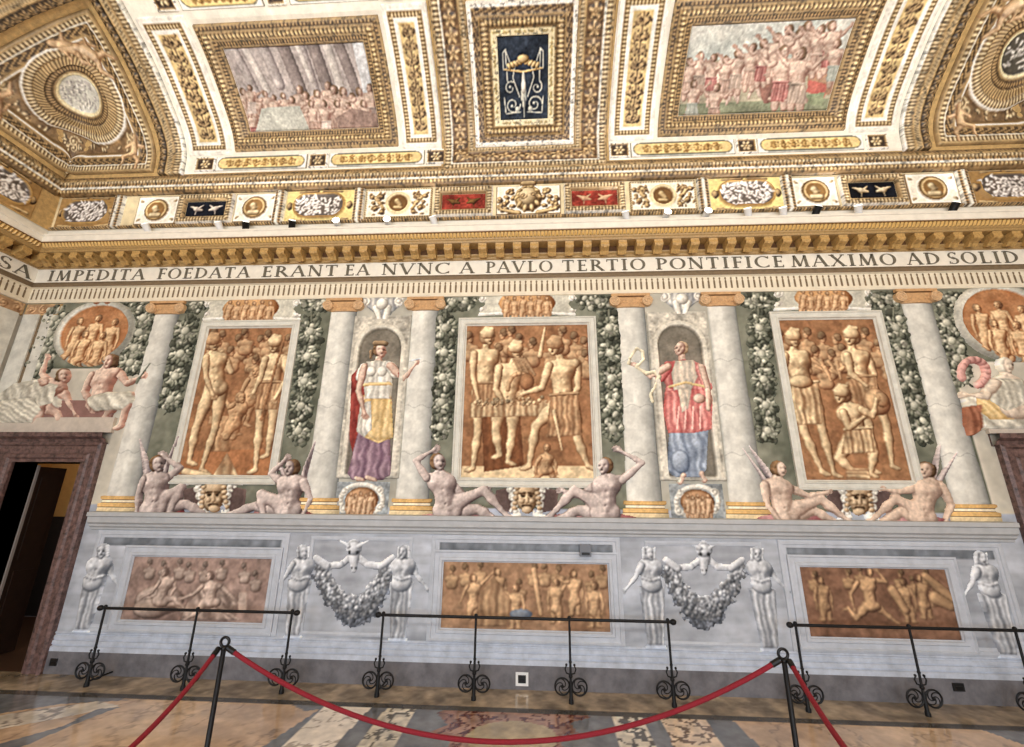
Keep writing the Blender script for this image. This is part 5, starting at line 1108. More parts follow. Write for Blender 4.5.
def paint_left(c):
    n = vnoise(c.U.shape, 20, 5)[..., None]; c.C[:] = col((150, 140, 140))*(1-n)+col((206, 198, 194))*n
    t = (c.V-c.v0)/(c.v1-c.v0); lo_ = (t < .3)[..., None]; c.C = np.where(lo_, col((196, 196, 184))*(.9+.2*n), c.C)
    for x0, y0, x1, y1, w_, k in ((232, 45, 256, 92, 5, 0), (243, 44, 268, 90, 4, 1), (262, 44, 280, 84, 6, 0), (282, 43, 302, 92, 7, 2), (300, 43, 318, 96, 5, 0), (312, 42, 332, 100, 7, 2), (326, 42, 346, 104, 5, 1), (338, 42, 362, 104, 6, 2), (296, 42, 312, 80, 3, 1), (350, 41, 366, 92, 5, 0)):
        cl = [(col((110, 100, 104)), col((196, 188, 186))), (col((150, 142, 140)), col((232, 226, 220))), (col((80, 72, 74)), col((146, 134, 132)))][k]; c.cap((x0, y0), (x1, y1), w_, w_, *cl, edge=.1)
    c.poly([(352, 42), (366, 42), (376, 92), (366, 104)], col((188, 196, 206)), col((216, 222, 228)))
    for x, y, s_, f, k in ((244, 92, 7, 1, 0), (256, 98, 7, 1, 3), (252, 110, 7, 1, 1), (300, 90, 8, -1, 2), (306, 96, 8, -1, 0), (318, 94, 8, 1, 3), (328, 86, 8, -1, 1), (334, 90, 9, -1, 0), (344, 92, 9, 1, 3), (352, 98, 9, -1, 0), (360, 92, 8, 1, 2), (370, 88, 8, -1, 3), (266, 94, 6, 1, 2), (274, 98, 6, -1, 0), (284, 96, 6, 1, 1), (292, 100, 7, -1, 3), (312, 104, 7, 1, 0), (324, 104, 7, -1, 2), (338, 104, 7, 1, 0), (348, 106, 7, -1, 3), (364, 104, 7, 1, 0), (250, 88, 6, -1, 2)):
        cl = [SKIN, (RED[0], PINK[1]), (col((190, 170, 160)), col((244, 226, 214))), (col((110, 92, 88)), col((190, 168, 158)))][k]
        man(c, s_, fig(x, y, s_*.95, 4.4, lean=.5, armL=((-1.1, 1.2), (-1.8, .8)), flip=f), SKIN, HAIR, f, cloth=kilt(cl, 1.2))
    c.poly([(336, 118), (352, 108), (378, 114), (380, 128), (340, 130)], col((110, 84, 76)), col((176, 146, 132)), folds=4)
    c.poly([(262, 108), (300, 106), (310, 130), (256, 132)], col((170, 178, 168)), col((204, 208, 196)))
def paint_right(c):
    n = vnoise(c.U.shape, 24, 6)[..., None]; t = ((c.V-c.v0)/(c.v1-c.v0))[..., None]
    c.C = np.where(t > .62, col((176, 192, 190))*(1-n)+col((226, 224, 212))*n, col((150, 148, 120))*(1-n)+col((200, 186, 160))*n); c.C = np.where(t < .14, col((122, 134, 104))*(.85+.3*n), c.C)
    c.poly([(812, 60), (838, 50), (838, 92), (822, 96), (806, 84)], col((150, 104, 78)), col((196, 150, 118)), folds=3); c.poly([(808, 80), (826, 84), (824, 98), (806, 92)], col((160, 60, 52)), col((200, 96, 84)))
    c.poly([(800, 96), (824, 92), (822, 106), (802, 104)], col((96, 116, 84)), col((140, 156, 116)))
    c.poly([(756, 66), (778, 52), (788, 66), (786, 98), (764, 104), (754, 84)], col((92, 58, 50)), col((160, 104, 90)), folds=3)
    hor = (col((150, 120, 104)), col((232, 208, 192)))
    for x, y in ((704, 74), (722, 78), (744, 72)):
        c.body([((x-14, y+4), (x+12, y), 7, 8), ((x+12, y), (x+18, y-12), 5, 3.6), ((x+18, y-12), (x+25, y-8), 3.4, 2.2), ((x-12, y+6), (x-15, y+28), 3.4, 1.8), ((x-8, y+6), (x-6, y+28), 3, 1.6), ((x+9, y+4), (x+15, y+24), 3, 1.6), ((x+12, y+4), (x+4, y+26), 3, 1.6)], 1, *hor)
    for x, y, s_, f, k in ((690, 62, 8, 1, 0), (701, 56, 8, 1, 3), (713, 58, 8, -1, 1), (726, 60, 8, 1, 0), (738, 54, 8.5, 1, 3), (752, 48, 9, -1, 0), (764, 44, 9, 1, 1), (776, 38, 9.5, -1, 0), (788, 30, 10, -1, 2), (800, 34, 10, 1, 0), (808, 26, 10, 1, 3), (820, 30, 10, -1, 0), (832, 26, 10, 1, 1), (836, 44, 9, -1, 2), (784, 52, 12, 1, 1), (800, 54, 12, -1, 3), (694, 84, 8, 1, 2), (716, 88, 8, -1, 0)):
        cl = [SKIN, (RED[0]*1.2, PINK[1]), (col((120, 132, 126)), col((196, 204, 192))), (col((130, 108, 96)), col((220, 198, 178)))][k]
        man(c, s_, fig(x, y, s_*.95, 4.6, lean=-.4, armL=((-1.2, 1.2), (-1.9, .5)), armR=((1.1, .9), (1.8, .1)), flip=f), SKIN, HAIR, f, cloth=kilt(cl, 1.0))
picture((-4.95, 1.34, -2.21, 3.05), 'gilded vault painting of figures before tall grey columns, the left one', paint_left, 301)
picture((1.92, 1.34, 4.74, 3.05), 'gilded vault painting of pale riders and pink robed crowd, the right one', paint_right, 303)
# central bay: rosette ribs in a U round the dark blue grotesque
cx0, cx1 = -1.47, 1.13
r = (cx0, .86, cx1, 4.4); e = empty('central_bay', (-.17, -.3, 7.3), 'gilded rosette border around the dark blue centre panel of the vault', 'vault panel')
c = mkcv(r, .013, seed=310); ctr = -.17; dd = np.minimum(np.minimum(c.U-cx0, cx1-c.U), (c.V-.86)*1.35)
tp = np.where((c.V-.86)*1.35 < np.minimum(c.U-cx0, cx1-c.U), c.U-ctr, c.V)
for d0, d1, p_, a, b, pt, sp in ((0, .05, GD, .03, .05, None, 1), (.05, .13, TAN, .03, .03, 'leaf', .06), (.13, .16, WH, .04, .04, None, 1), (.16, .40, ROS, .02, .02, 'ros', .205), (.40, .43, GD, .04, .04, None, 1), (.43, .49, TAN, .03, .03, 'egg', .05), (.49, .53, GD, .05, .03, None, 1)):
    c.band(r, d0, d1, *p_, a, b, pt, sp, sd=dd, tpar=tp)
c.M = dd < .535; cove(c, 'rosette_rib', parent=e)
r = (-.96, 1.255, .62, 3.15); e2 = empty('centre_panel', (-.17, -.31, 7.5), 'dark blue panel with pale candelabrum ornament inside white and gold frames', 'vault panel')
c = mkcv(r, .012, seed=311)
for d0, d1, p_, a, b, pt, sp in ((0, .075, WHS, .03, .03, None, 1), (.075, .165, DK, .03, .03, 'scroll', .12), (.165, .19, GD, .05, .05, None, 1), (.19, .30, GD, .08, .04, 'egg', .06), (.30, .325, GD, .04, .02, None, 1), (.325, .42, CRM, .015, .015, None, 1)):
    c.band(r, d0, d1, *p_, a, b, pt, sp)
dF = c.rectd(*r); c.M = dF < .42; g = random.Random(3)
for i in range(90):
    a = g.random(); u = g.uniform(-.6, .26); v = g.choice((1.255+.37, 3.15-.37)) if a < .4 else g.uniform(1.7, 2.7)
    if a >= .4: u = g.choice((-.96+.37, .62-.37))
    c.ell((u, v), .025, .012, col((150, 130, 80)), col((200, 176, 110)), ang=g.random()*3, world=True)
c.M = dF < .425; cove(c, 'white_and_gold_frame', parent=e2, m='gilt')
ri = (-.54, 1.675, .20, 2.73); c = mkcv(ri, .010, bg=(48, 56, 68), seed=312); c.wash(.3)
PL = (col((120, 124, 124)), col((206, 204, 190)))
def P2(a, b): return (-.17+a, 1.675+b)
for sg in (-1, 1):
    c.spiral(P2(sg*.17, .20), .12, 1.4, 0, sg, .012, *PL); c.spiral(P2(sg*.2, .42), .09, 1.2, 1, -sg, .010, *PL)
    c.line([P2(sg*.05, .1), P2(sg*.28, .08), P2(sg*.3, .3)], .009, *PL, world=True); c.line([P2(sg*.24, .5), P2(sg*.26, .9), P2(sg*.2, .75)], .009, *PL, world=True)
    c.line([P2(sg*.06, .3), P2(sg*.16, .55), P2(sg*.12, .7)], .010, *PL, world=True); c.cap(P2(0, .62), P2(sg*.3, .66), .018, .010, *GD, world=True); c.line([P2(sg*.3, .66), P2(sg*.3, .86), P2(sg*.25, .9)], .010, *PL, world=True)
    for q in range(4): c.ell(P2(sg*(.06+q*.05), .74-q*.015), .05, .028, *GD, ang=sg*(.5+.2*q), world=True)
    c.ell(P2(sg*.1, .14), .04, .04, *PL, world=True)
c.cap(P2(0, .28), P2(0, .6), .05, .02, *PL, world=True); c.ell(P2(0, .44), .035, .1, *WHITE, world=True); c.ell(P2(0, .78), .09, .055, *GD, world=True); c.ell(P2(0, .2), .03, .05, *PL, world=True); c.cap(P2(0, .03), P2(0, .3), .01, .01, *PL, world=True)
c.hmax = .006; c.H = np.minimum(c.H, .006); cove(c, 'blue_grotesque', parent=e2, m='fresco', base=.012)
# white vertical strips with gilded candelabra
def strip(x0, x1, label, seed, bow=0):
    r = (x0, 1.30, x1, 3.16); c = mkcv(r, .012, seed=seed)
    c.band(r, 0, .075, *WHS, .025, .02); c.band(r, .075, .09, *GDD, .02, .02); c.band(r, .09, .15, *TAN, .03, .02, 'leaf', .05); c.band(r, .15, .21, *WHS, .02, .015)
    d = c.rectd(*r); k = d > .21; n = vnoise(c.U.shape, 8, seed)[..., None]; c.C[k] = (col((214, 188, 132))*(.85+.3*n))[k]; c.H[k] = .012; c.k = .35; c.hmax = .04
    c.arab(x0+.22, 1.55, x1-.22, 2.94, *DK, True, 5, seed); cove(c, 'candelabrum_panel', label, 'vault panel', m='stucco', group='white and gold upright strips of the vault')
strip(-5.74, -5.02, 'curved upright white strip with gilded scrolls, leftmost, left of the columns painting', 320)
strip(-2.15, -1.50, 'upright white strip with gilded scrolls between the left painting and the centre bay', 321)
strip(1.17, 1.86, 'upright white strip with gilded scrolls between the centre bay and the right painting', 322)
strip(4.80, 5.48, 'curved upright white strip with gilded scrolls, rightmost, right of the riders painting', 323)
# row of cartouche bars and rosette squares below and above the pictures
def bar(x0, x1, s0, s1, label, seed):
    r = (x0, s0, x1, s1); c = mkcv(r, .012, bg=(244, 240, 228), seed=seed); c.band(r, 0, .012, col((120, 116, 100)), col((150, 146, 130)), .005, .005); h = (s1-s0)/2; cy = (s0+s1)/2
    d = np.hypot(np.maximum(np.abs(c.U-(x0+x1)/2)-((x1-x0)/2-h-.02), 0), c.V-cy); k = d < h*.72; c.C[k] = (col((232, 204, 140))*np.ones(c.U.shape+(1,)))[k]; k2 = (d > h*.72) & (d < h*.82); c.C[k2] = col((110, 112, 96)); c.H[:] = .01; c.H[k] = .014
    c.arab(x0+h+.05, cy-h*.55, x1-h-.05, cy+h*.55, col((120, 84, 40)), col((210, 172, 104)), False, 5, seed)
    cove(c, 'cartouche_bar', label, 'vault panel', m='stucco', base=.01, group='white bars with yellow cartouches')
def square(x0, x1, s0, s1, label, seed):
    r = (x0, s0, x1, s1); c = mkcv(r, .011, bg=(72, 50, 38), seed=seed); c.band(r, 0, .03, *WHS, .02, .02); c.band(r, .03, .045, *GD, .02, .01)
    cx, cy = (x0+x1)/2, (s0+s1)/2; R = min(x1-x0, s1-s0)*.34
    for i in range(6): a = i*math.pi/3; c.ell((cx+R*.6*math.cos(a), cy+R*.6*math.sin(a)), R*.42, R*.3, *TAN, ang=a, world=True)
    c.ell((cx, cy), R*.25, R*.25, *GD, world=True); c.H[c.H == 0] = .001
    cove(c, 'rosette_square', label, 'rosette', base=.01, group='rosette squares of the vault')
bs0, bs1 = 1.00, 1.27
def BX(x): return float(CV(x, 160)[0])
k = 0
for a, b, lb in ((217, 308, 'first from the left, below the columns'), (329, 425, 'second from the left, below the columns'), (630, 735, 'third from the left, below the riders'), (757, 864, 'fourth from the left, below the riders')):
    y = 160 if a < 400 else 148; x0, x1 = float(CV(a, y)[0]), float(CV(b, y)[0]); bar(x0, x1, bs0, bs1, 'white bar with yellow scrolled cartouche, '+lb, 330+k); k += 1
for a, b, y, lb in ((196, 216, 165, 'at the left foot of the columns painting'), (309, 328, 162, 'under the middle of the columns painting'), (426, 447, 160, 'just left of the centre bay'), (609, 630, 153, 'just right of the centre bay'), (736, 757, 149, 'under the middle of the riders painting'), (866, 888, 146, 'at the right foot of the riders painting')):
    square(float(CV(a, y)[0]), float(CV(b, y)[0]), bs0, bs1, 'dark square with gilded rosette in white rim '+lb, 340+k); k += 1
ts0, ts1 = 3.20, 3.50
for a, b, lb in ((-5.0, -3.78, 'at the top edge, left above the columns painting'), (-3.42, -2.15, 'at the top edge, right above the columns painting')): bar(a, b, ts0, ts1, 'white bar with yellow cartouche '+lb, 350+k); k += 1
for a, b, lb in ((-5.36, -5.04, 'top left corner of the columns painting'), (-3.74, -3.46, 'over the middle of the columns painting'), (-2.11, -1.80, 'top right corner of the columns painting')): square(a, b, ts0, ts1, 'dark rosette square at the top edge, '+lb, 350+k); k += 1
for a, b, lb in ((1.5, 1.82, 'left'), (3.18, 3.48, 'middle'), (4.78, 5.1, 'right')): square(a, b, ts0, ts1, 'dark rosette square in the uppermost row over the riders painting, '+lb, 360+k); k += 1
for a, b, lb in ((1.86, 3.14, 'left'), (3.52, 4.74, 'right')): bar(a, b, ts0, ts1, 'uppermost white cartouche bar over the riders painting, %s one' % lb, 360+k); k += 1
# white field between panels and the egg moulding along the foot of the vault
for a, b, lb in ((-5.80, -1.50, 'left'), (1.16, 5.54, 'right')):
    c = mkcv((a, .97, b, 4.3), .03, bg=(236, 230, 214), seed=370); c.M &= True; cove(c, 'stucco_field', 'white stucco ground behind the %s vault painting' % lb, 'vault panel', base=.004, m='stucco', closed=False, wash=.06)
for (a, b, sf, lb, u) in ((XL+.3, XR-.3, S_cove, 'over the painted wall', 0), (-5.5, -.3, S_coveL, 'over the left side wall', 0), (-5.5, -.3, S_coveR, 'over the right side wall', 0)):
    r = (a, .60, b, .95); c = Cv(*r, .014, CV, (190, 160, 104), 375); dv = c.V-.60
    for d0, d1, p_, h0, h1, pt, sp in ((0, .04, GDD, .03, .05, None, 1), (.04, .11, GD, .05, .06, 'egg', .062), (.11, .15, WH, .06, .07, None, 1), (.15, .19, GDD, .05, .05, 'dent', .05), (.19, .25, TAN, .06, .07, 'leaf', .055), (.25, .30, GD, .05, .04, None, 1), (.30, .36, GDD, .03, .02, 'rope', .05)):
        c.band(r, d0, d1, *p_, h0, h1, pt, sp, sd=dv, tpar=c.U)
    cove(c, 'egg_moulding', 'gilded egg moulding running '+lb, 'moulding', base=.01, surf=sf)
# ---- attic band of small panels above the cornice
T0, T1 = .05, .58
def axx(px_): return float(CV(px_, 208 if px_ < 600 else 205)[0])
def medal(x0, x1, label, seed):
    r = (x0, T0, x1, T1); c = mkcv(r, .012, bg=(240, 234, 216), seed=seed); c.band(r, 0, .02, *GDD, .01, .01); cx, cy = (x0+x1)/2, (T0+T1)/2; R = .2; c.k = .3; c.hmax = .05
    d = np.hypot(c.U-cx, c.V-cy); k = d < R; c.C[k] = (GD[0]+(GD[1]-GD[0])*(.5+.5*np.cos(d/R*9))[..., None])[k]; c.H[k] = .02; k = d < R*.72; c.C[k] = col((150, 112, 64))
    c.body([((cx-.02, cy+.03), (cx, cy-.01), .06, .05), ((cx-.06, cy-.1), (cx+.06, cy-.1), .05, .05), ((cx+.03, cy+.0), (cx+.055, cy-.01), .012, .015)], 1, *TAN, world=True)
    for sx in (-1, 1):
        for sy in (-1, 1): c.ell((cx+sx*(x1-x0)*.40, cy+sy*.17), .035, .018, *TAN, ang=sx*sy*.6, world=True)
    cove(c, 'bust_medallion', label, 'relief panel', m='stucco', base=.015, group='white attic panels with bust medallions')
def plaque(x0, x1, label, bgc, seed, figs):
    e = empty('bird_plaque', ((x0+x1)/2, -.23, 6.36), label, 'relief panel', 'framed plaques of the attic band'); r = (x0, T0, x1, T1)
    c = mkcv(r, .012, seed=seed); c.band(r, 0, .02, *WHS, .03, .03); c.band(r, .02, .09, *TAN, .04, .03, 'leaf', .05); c.band(r, .09, .125, *GD, .045, .02); c.M = c.rectd(*r) < .125; cove(c, 'frame', parent=e)
    ri = (x0+.12, T0+.12, x1-.12, T1-.12); c = mkcv(ri, .010, bg=bgc, seed=seed+1); c.wash(.3); cy = (T0+T1)/2; L = x1-x0; c.k = .3
    for sg in (-1, 1):
        ux = (x0+x1)/2+sg*L*.17; c.body([((ux-sg*.09, cy-.02), (ux+.0, cy), .022, .045), ((ux, cy), (ux+sg*.07, cy+.04), .045, .018), ((ux+sg*.07, cy+.04), (ux+sg*.11, cy+.05), .02, .008), ((ux-sg*.02, cy), (ux-sg*.10, cy+.07), .03, .01), ((ux, cy-.03), (ux+sg*.01, cy-.1), .01, .008)], 1, *figs, world=True)
    cove(c, 'field', parent=e, m='fresco', base=.012)
def ovalpanel(x0, x1, label, seed, surf=S_cove, yellow=True):
    e0 = (x0, T0-.03, x1, T1+.02); c = Cv(*e0, .012, CV, (238, 216, 140) if yellow else (172, 134, 80), seed); cx, cy = (x0+x1)/2, (T0+T1)/2; a, b = min((x1-x0)*.40, .43), .235; c.k = .35; c.hmax = .06
    d = np.hypot(np.maximum(np.abs(c.U-cx)-(a-b), 0), c.V-cy); k = d < b; c.C[k] = col((176, 140, 84)); c.H[k] = .04; k = d < b*.82; c.C[k] = col((110, 100, 92)); c.H[k] = .01; g = random.Random(seed)
    for i in range(150):
        u = g.uniform(-a, a)*.92; v = g.uniform(-b, b)*.78
        if math.hypot(max(abs(u)-(a-b), 0), v) > b*.76: continue
        rr = g.uniform(.014, .03); c.cap((cx+u, cy+v), (cx+u+g.uniform(-.05, .05), cy+v+g.uniform(-.05, .05)), rr, rr*.6, col((132, 124, 120)), col((246, 240, 234)), world=True)
    for sg in (-1, 1):
        c.ell((cx+sg*((x1-x0)/2-.07), cy), .05, .07, *DK, world=True); c.cap((cx+sg*(x1-x0)*.3, T1-.02), (cx+sg*.05, T1+.0), .02, .03, *DK, world=True); c.cap((cx+sg*(x1-x0)*.42, T0+.02), (cx+sg*(x1-x0)*.2, T0), .02, .015, *GD, world=True)
    o = cove(c, 'oval_relief', label, 'relief panel', m='stucco', base=.015, surf=surf, group='oval battle reliefs of the attic band'); return o
def horns(x0, x1, label, seed):
    r = (x0, T0, x1, T1); c = mkcv(r, .012, bg=(236, 228, 204), seed=seed); c.band(r, 0, .03, *TAN, .02, .02, 'leaf', .04); cx, cy = (x0+x1)/2, (T0+T1)/2; c.k = .4; c.hmax = .06
    d = np.hypot(c.U-cx, c.V-cy); k = d < .2; c.C[k] = col((226, 206, 160)); c.H[k] = .03; k = d < .15; c.C[k] = col((130, 94, 52)); c.H[k] = .01; c.body([((cx-.02, cy+.04), (cx+.03, cy-.03), .05, .04), ((cx-.05, cy-.07), (cx+.05, cy-.08), .03, .03)], 1, *GD, world=True)
    for sg in (-1, 1):
        for q, (a, b, R) in enumerate(((.30, .12, .07), (.36, -.08, .06), (.25, -.15, .05), (.42, .12, .05), (.28, .0, .05), (.4, .02, .04))): 
            if cx+sg*a > x0+.04 and cx+sg*a < x1-.04: c.ell((cx+sg*a, cy+b), R, R*.8, *DK, ang=q, world=True); c.ell((cx+sg*a, cy+b), R*.4, R*.4, *GD, world=True)
        c.cap((cx+sg*.22, cy-.1), (cx+sg*.36, cy+.1), .02, .035, *GD, world=True)
        g = random.Random(seed)
        for i in range(26):
            a, b = g.uniform(.22, .46), g.uniform(-.2, .2)
            if cx+sg*a > x0+.04 and cx+sg*a < x1-.04: rr = g.uniform(.016, .034); c.ell((cx+sg*a, cy+b), rr, rr*.7, *DK, ang=g.random()*3, world=True)
    cove(c, 'cornucopia_panel', label, 'relief panel', m='stucco', base=.015, group='white attic panels with horns of plenty')
medal(axx(138), axx(179), 'white attic panel with round bust, left of the left dark bird plaque', 380)
plaque(axx(180), axx(234), 'dark blue plaque with two white birds, left end of the attic band', (30, 36, 48), 382, (col((110, 100, 96)), col((216, 206, 192))))
medal(axx(235), axx(276), 'white attic panel with round bust, right of the left dark bird plaque', 384)
ovalpanel(axx(286), axx(354), 'white oval battle relief on yellow ground, left one in the attic band', 386)
horns(axx(365), axx(432), 'white panel of gilded fruit horns beside the left red plaque', 388)
plaque(axx(434), axx(493), 'red plaque with two dark birds left of the central shield', (156, 62, 50), 390, (col((60, 36, 24)), col((140, 100, 56))))
plaque(axx(564), axx(626), 'red plaque with two pale birds right of the central shield', (156, 62, 50), 392, (col((140, 90, 70)), col((220, 180, 140))))
horns(axx(630), axx(697), 'white panel of gilded fruit horns beside the right red plaque', 394)
ovalpanel(axx(711), axx(784), 'white oval battle relief on yellow ground, right one in the attic band', 396)
medal(axx(794), axx(840), 'white attic panel with round bust, left of the right dark bird plaque', 398)
plaque(axx(842), axx(908), 'dark blue plaque with two white birds, right end of the attic band', (26, 30, 40), 400, (col((120, 100, 70)), col((226, 210, 180))))
medal(axx(910), axx(962), 'white attic panel with round bust, right of the right dark bird plaque', 402)
# shield with fruit in the middle of the attic band
c = mkcv((axx(496), .03, axx(561), .80), .011, bg=(238, 230, 208), seed=404); c.M = c.V < .58; cx = (c.u0+c.u1)/2; c.k = .45; c.hmax = .09
c.band((c.u0, T0, c.u1, T1), 0, .02, *GDD, .01, .01); c.M = c.V < .58
for sg in (-1, 1):
    g = random.Random(8)
    for i in range(16): a = g.uniform(.22, .45); b = g.uniform(.1, .5); c.ell((cx+sg*a, b), .055, .035, *DK, ang=g.random()*3, world=True); c.ell((cx+sg*a, b), .022, .022, *GD, world=True)
    c.cap((cx+sg*.15, .08), (cx+sg*.42, .14), .04, .02, *GD, world=True)
c.ell((cx, .33), .21, .23, *GD, world=True); c.ell((cx, .33), .15, .17, *TAN, world=True)
for i in range(10): a = i*.63; c.ell((cx+.17*math.cos(a), .33+.2*math.sin(a)), .05, .035, *GD, ang=a, world=True)
for sg in (-1, 1): c.spiral((cx+sg*.08, .33), .06, 1.3, 0, sg, .014, *DK)
c.body([((cx-.07, .62), (cx+.07, .62), .07, .07), ((cx, .68), (cx, .72), .08, .06)], 1, *GD, world=True); c.cap((cx-.14, .78), (cx+.14, .78), .03, .03, *DK, world=True)
cove(c, 'shield_relief', 'gilded shield with flanking fruit in the middle of the attic band', 'relief panel', m='stucco', base=.02)
# upright pilaster strips between attic panels
for i, (a, lb) in enumerate(((120, 'left of the leftmost bust panel'), (280, 'left of the left yellow oval'), (359, 'right of the left yellow oval'), (704, 'left of the right yellow oval'), (789, 'right of the right yellow oval'), (968, 'right of the rightmost bust panel'))):
    x = axx(a); r = (x-.085, .0, x+.085, .60); c = mkcv(r, .012, seed=410+i); dv = np.abs(c.U-x); c.C[:] = GD[1]
    c.band(r, 0, .02, *WH, .03, .04, sd=.085-dv); c.band(r, .02, .06, *GDD, .03, .03, 'leaf', .05, sd=.085-dv, tpar=c.V); c.band(r, .06, .09, *WH, .05, .05, sd=.085-dv)
    cove(c, 'attic_pilaster', 'narrow gilded upright strip '+lb, 'pilaster', base=.02, group='narrow strips of the attic band')
r = (XL+.25, -.0, XR-.25, .05); c = Cv(*r, .012, CV, (150, 116, 64), 420); c.band(r, 0, .05, *GDD, .03, .02, 'dent', .045, sd=c.V, tpar=c.U); cove(c, 'attic_base_moulding', 'thin gilded moulding under the small attic panels', 'moulding', base=.01)
c = Cv(XL+.25, .04, XR-.25, .62, .03, CV, (222, 206, 164), 421); cove(c, 'attic_ground', 'cream and gold ground behind the small attic panels', 'vault panel', base=.003, m='stucco', closed=False)
# ---- corner coffers with round medallions on the square corner vaults
def coffer(surf, x_at, lb, mirror):
    rc = (0., 0., 1., 1.)
    c = Cv(0, 0, 1, 1, .0055, lambda a, b: (a, b), (190, 150, 96), 430+mirror); D = np.minimum.reduce([c.U, c.V, 1-c.U, 1-c.V])
    tp = np.where(np.minimum(c.U, 1-c.U) < np.minimum(c.V, 1-c.V), c.V, c.U)
    for d0, d1, p_, h0, h1, pt, sp in ((0, .018, GD, .05, .06, None, 1), (.018, .05, TAN, .05, .05, 'leaf', .03), (.05, .062, WH, .06, .06, None, 1), (.062, .115, (GDD[0]*.8, GDD[1]), .04, .04, 'scroll', .06), (.115, .128, GD, .06, .06, None, 1), (.128, .148, WHS, .06, .05, None, 1), (.148, .165, GDD, .04, .02, None, 1)):
        c.band(rc, d0, d1, *p_, h0, h1, pt, sp, sd=D, tpar=tp)
    k = D > .165; n = vnoise(c.U.shape, 9, 7)[..., None]; c.C[k] = (col((84, 60, 38))*(1-n)+col((186, 154, 108))*n)[k]; c.H[k] = .01
    g = random.Random(5+mirror); c.k = .6; c.hmax = .09
    cu, cv_, R = .56, .56, .335
    for i in range(170):
        u, v = g.uniform(.18, .82), g.uniform(.18, .82)
        if math.hypot(u-cu, v-cv_) < R+.01 or min(u, v, 1-u, 1-v) < .18: continue
        c.ell((u, v), g.uniform(.012, .026), g.uniform(.008, .014), GDD[0], TAN[1], ang=g.random()*3, world=True)
    for (u, v) in ((.25, .25), (.82, .25), (.25, .82)): 
        for sg in (-1, 1): c.spiral((u+sg*.02, v+sg*.02), .05, 1.3, g.random()*3, sg, .010, *TAN)
    d = np.hypot(c.U-cu, c.V-cv_); th = np.arctan2(c.V-cv_, c.U-cu)*R
    for d0, d1, p_, h0, h1, pt, sp in ((R-.012, R, WHS, .05, .05, None, 1), (R-.06, R-.012, TAN, .07, .06, 'leaf', .028), (R-.12, R-.06, GD, .09, .05, 'rope', .03), (R-.165, R-.12, GDD, .05, .04, 'egg', .035), (R-.18, R-.165, GD, .05, .03, None, 1), (R-.20, R-.18, CRM, .03, .03, None, 1)):
        c.band(rc, d0, d1, *p_, h0, h1, pt, sp, sd=d, tpar=th)
    k = d < R-.20; c.C[k] = col((206, 204, 192)) if not mirror else col((90, 86, 76)); c.H[k] = .012
    for i in range(60):
        a, rr = g.random()*6.28, (R-.215)*math.sqrt(g.random()); c.cap((cu+rr*math.cos(a), cv_+rr*math.sin(a)), (cu+rr*math.cos(a)+g.uniform(-.03, .03), cv_+rr*math.sin(a)+g.uniform(-.03, .03)), .010, .005, col((110, 106, 104)) if i % 3 else WHITE[0], WHITE[1] if i % 3 else col((190, 186, 182)), world=True)
    # winged stucco boys seated on the ring
    for (u, v, a0) in ((.84, .84, 2.36), (.86, .20, 1.2), (.20, .86, 3.6)):
        s_ = .072
        for off in ((-.055, .03), (.045, -.045)) if u > .83 and v > .83 else ((0, 0),):
            uu, vv = u-.04+off[0], v-.04+off[1] ; ca, sa = math.cos(a0-1.57), math.sin(a0-1.57)
            Tt = lambda p: (uu+p[0]*s_*ca-p[1]*s_*sa, vv+p[0]*s_*sa+p[1]*s_*ca)
            B = [((0, 0), (0, .9), .55, .5), ((0, 1.5), (0, 1.55), .38, .38), ((-.4, .9), (-1.1, .2), .2, .15), ((.4, .9), (1.1, 1.0), .2, .15), ((-.2, -.2), (-.9, -.8), .33, .22), ((-.9, -.8), (-.7, -1.8), .22, .14), ((.2, -.2), (.9, -.7), .33, .22), ((.9, -.7), (1.2, -1.6), .22, .14)]
            c.body([(Tt(p), Tt(q), a*s_, b*s_) for p, q, a, b in B], 1, col((130, 92, 58)), col((238, 206, 160)), world=True)
    c.soften(1); c.wash(.15); o = c.mesh('corner_coffer', surf, M['gilt'], .0); tag(o, 'gilded square coffer with round medallion in the %s corner of the vault' % lb, 'vault coffer', 'corner coffers')
coffer(S_patchL, XL, 'left', 0); coffer(S_patchR, XR, 'right', 1)
# gilded ribs that arch between the coffers and the bays
def rib(surf, x0, x1, label, sg, seed, s0=.95, s1=4.3):
    c = Cv(min(x0, x1), s0, max(x0, x1), s1, .013, CV, (196, 160, 104), seed); d = np.abs(c.U-x0); L = abs(x1-x0)
    for f0, f1, p_, h0, h1, pt, sp in ((0, .10, WH, .04, .05, None, 1), (.10, .32, TAN, .04, .05, 'leaf', .05), (.32, .42, GD, .06, .06, None, 1), (.42, .58, TAN, .06, .06, 'rope', .045), (.58, .68, GD, .07, .06, None, 1), (.68, 1.02, (GDD[0]*.7, GDD[1]), .05, .05, 'ros', .12)):
        c.band((0, 0, 1, 1), f0*L, f1*L+.001, *p_, h0, h1, pt, sp, sd=d, tpar=c.V)
    cove(c, 'vault_rib', label, 'rib', base=.02, surf=surf, group='gilded ribs of the vault')
rib(S_cove, -5.80, -6.22, 'carved gilded rib between the leftmost white strip and the left coffer', -1, 440)
rib(S_cove, 5.54, 5.92, 'carved gilded rib between the rightmost white strip and the right coffer', 1, 441)
rib(S_coveL, -2.35, -1.97, 'carved gilded rib on the left side vault above the left coffer', 1, 442); rib(S_coveR, -2.35, -1.97, 'carved gilded rib on the right side vault beyond the right coffer', 1, 443)
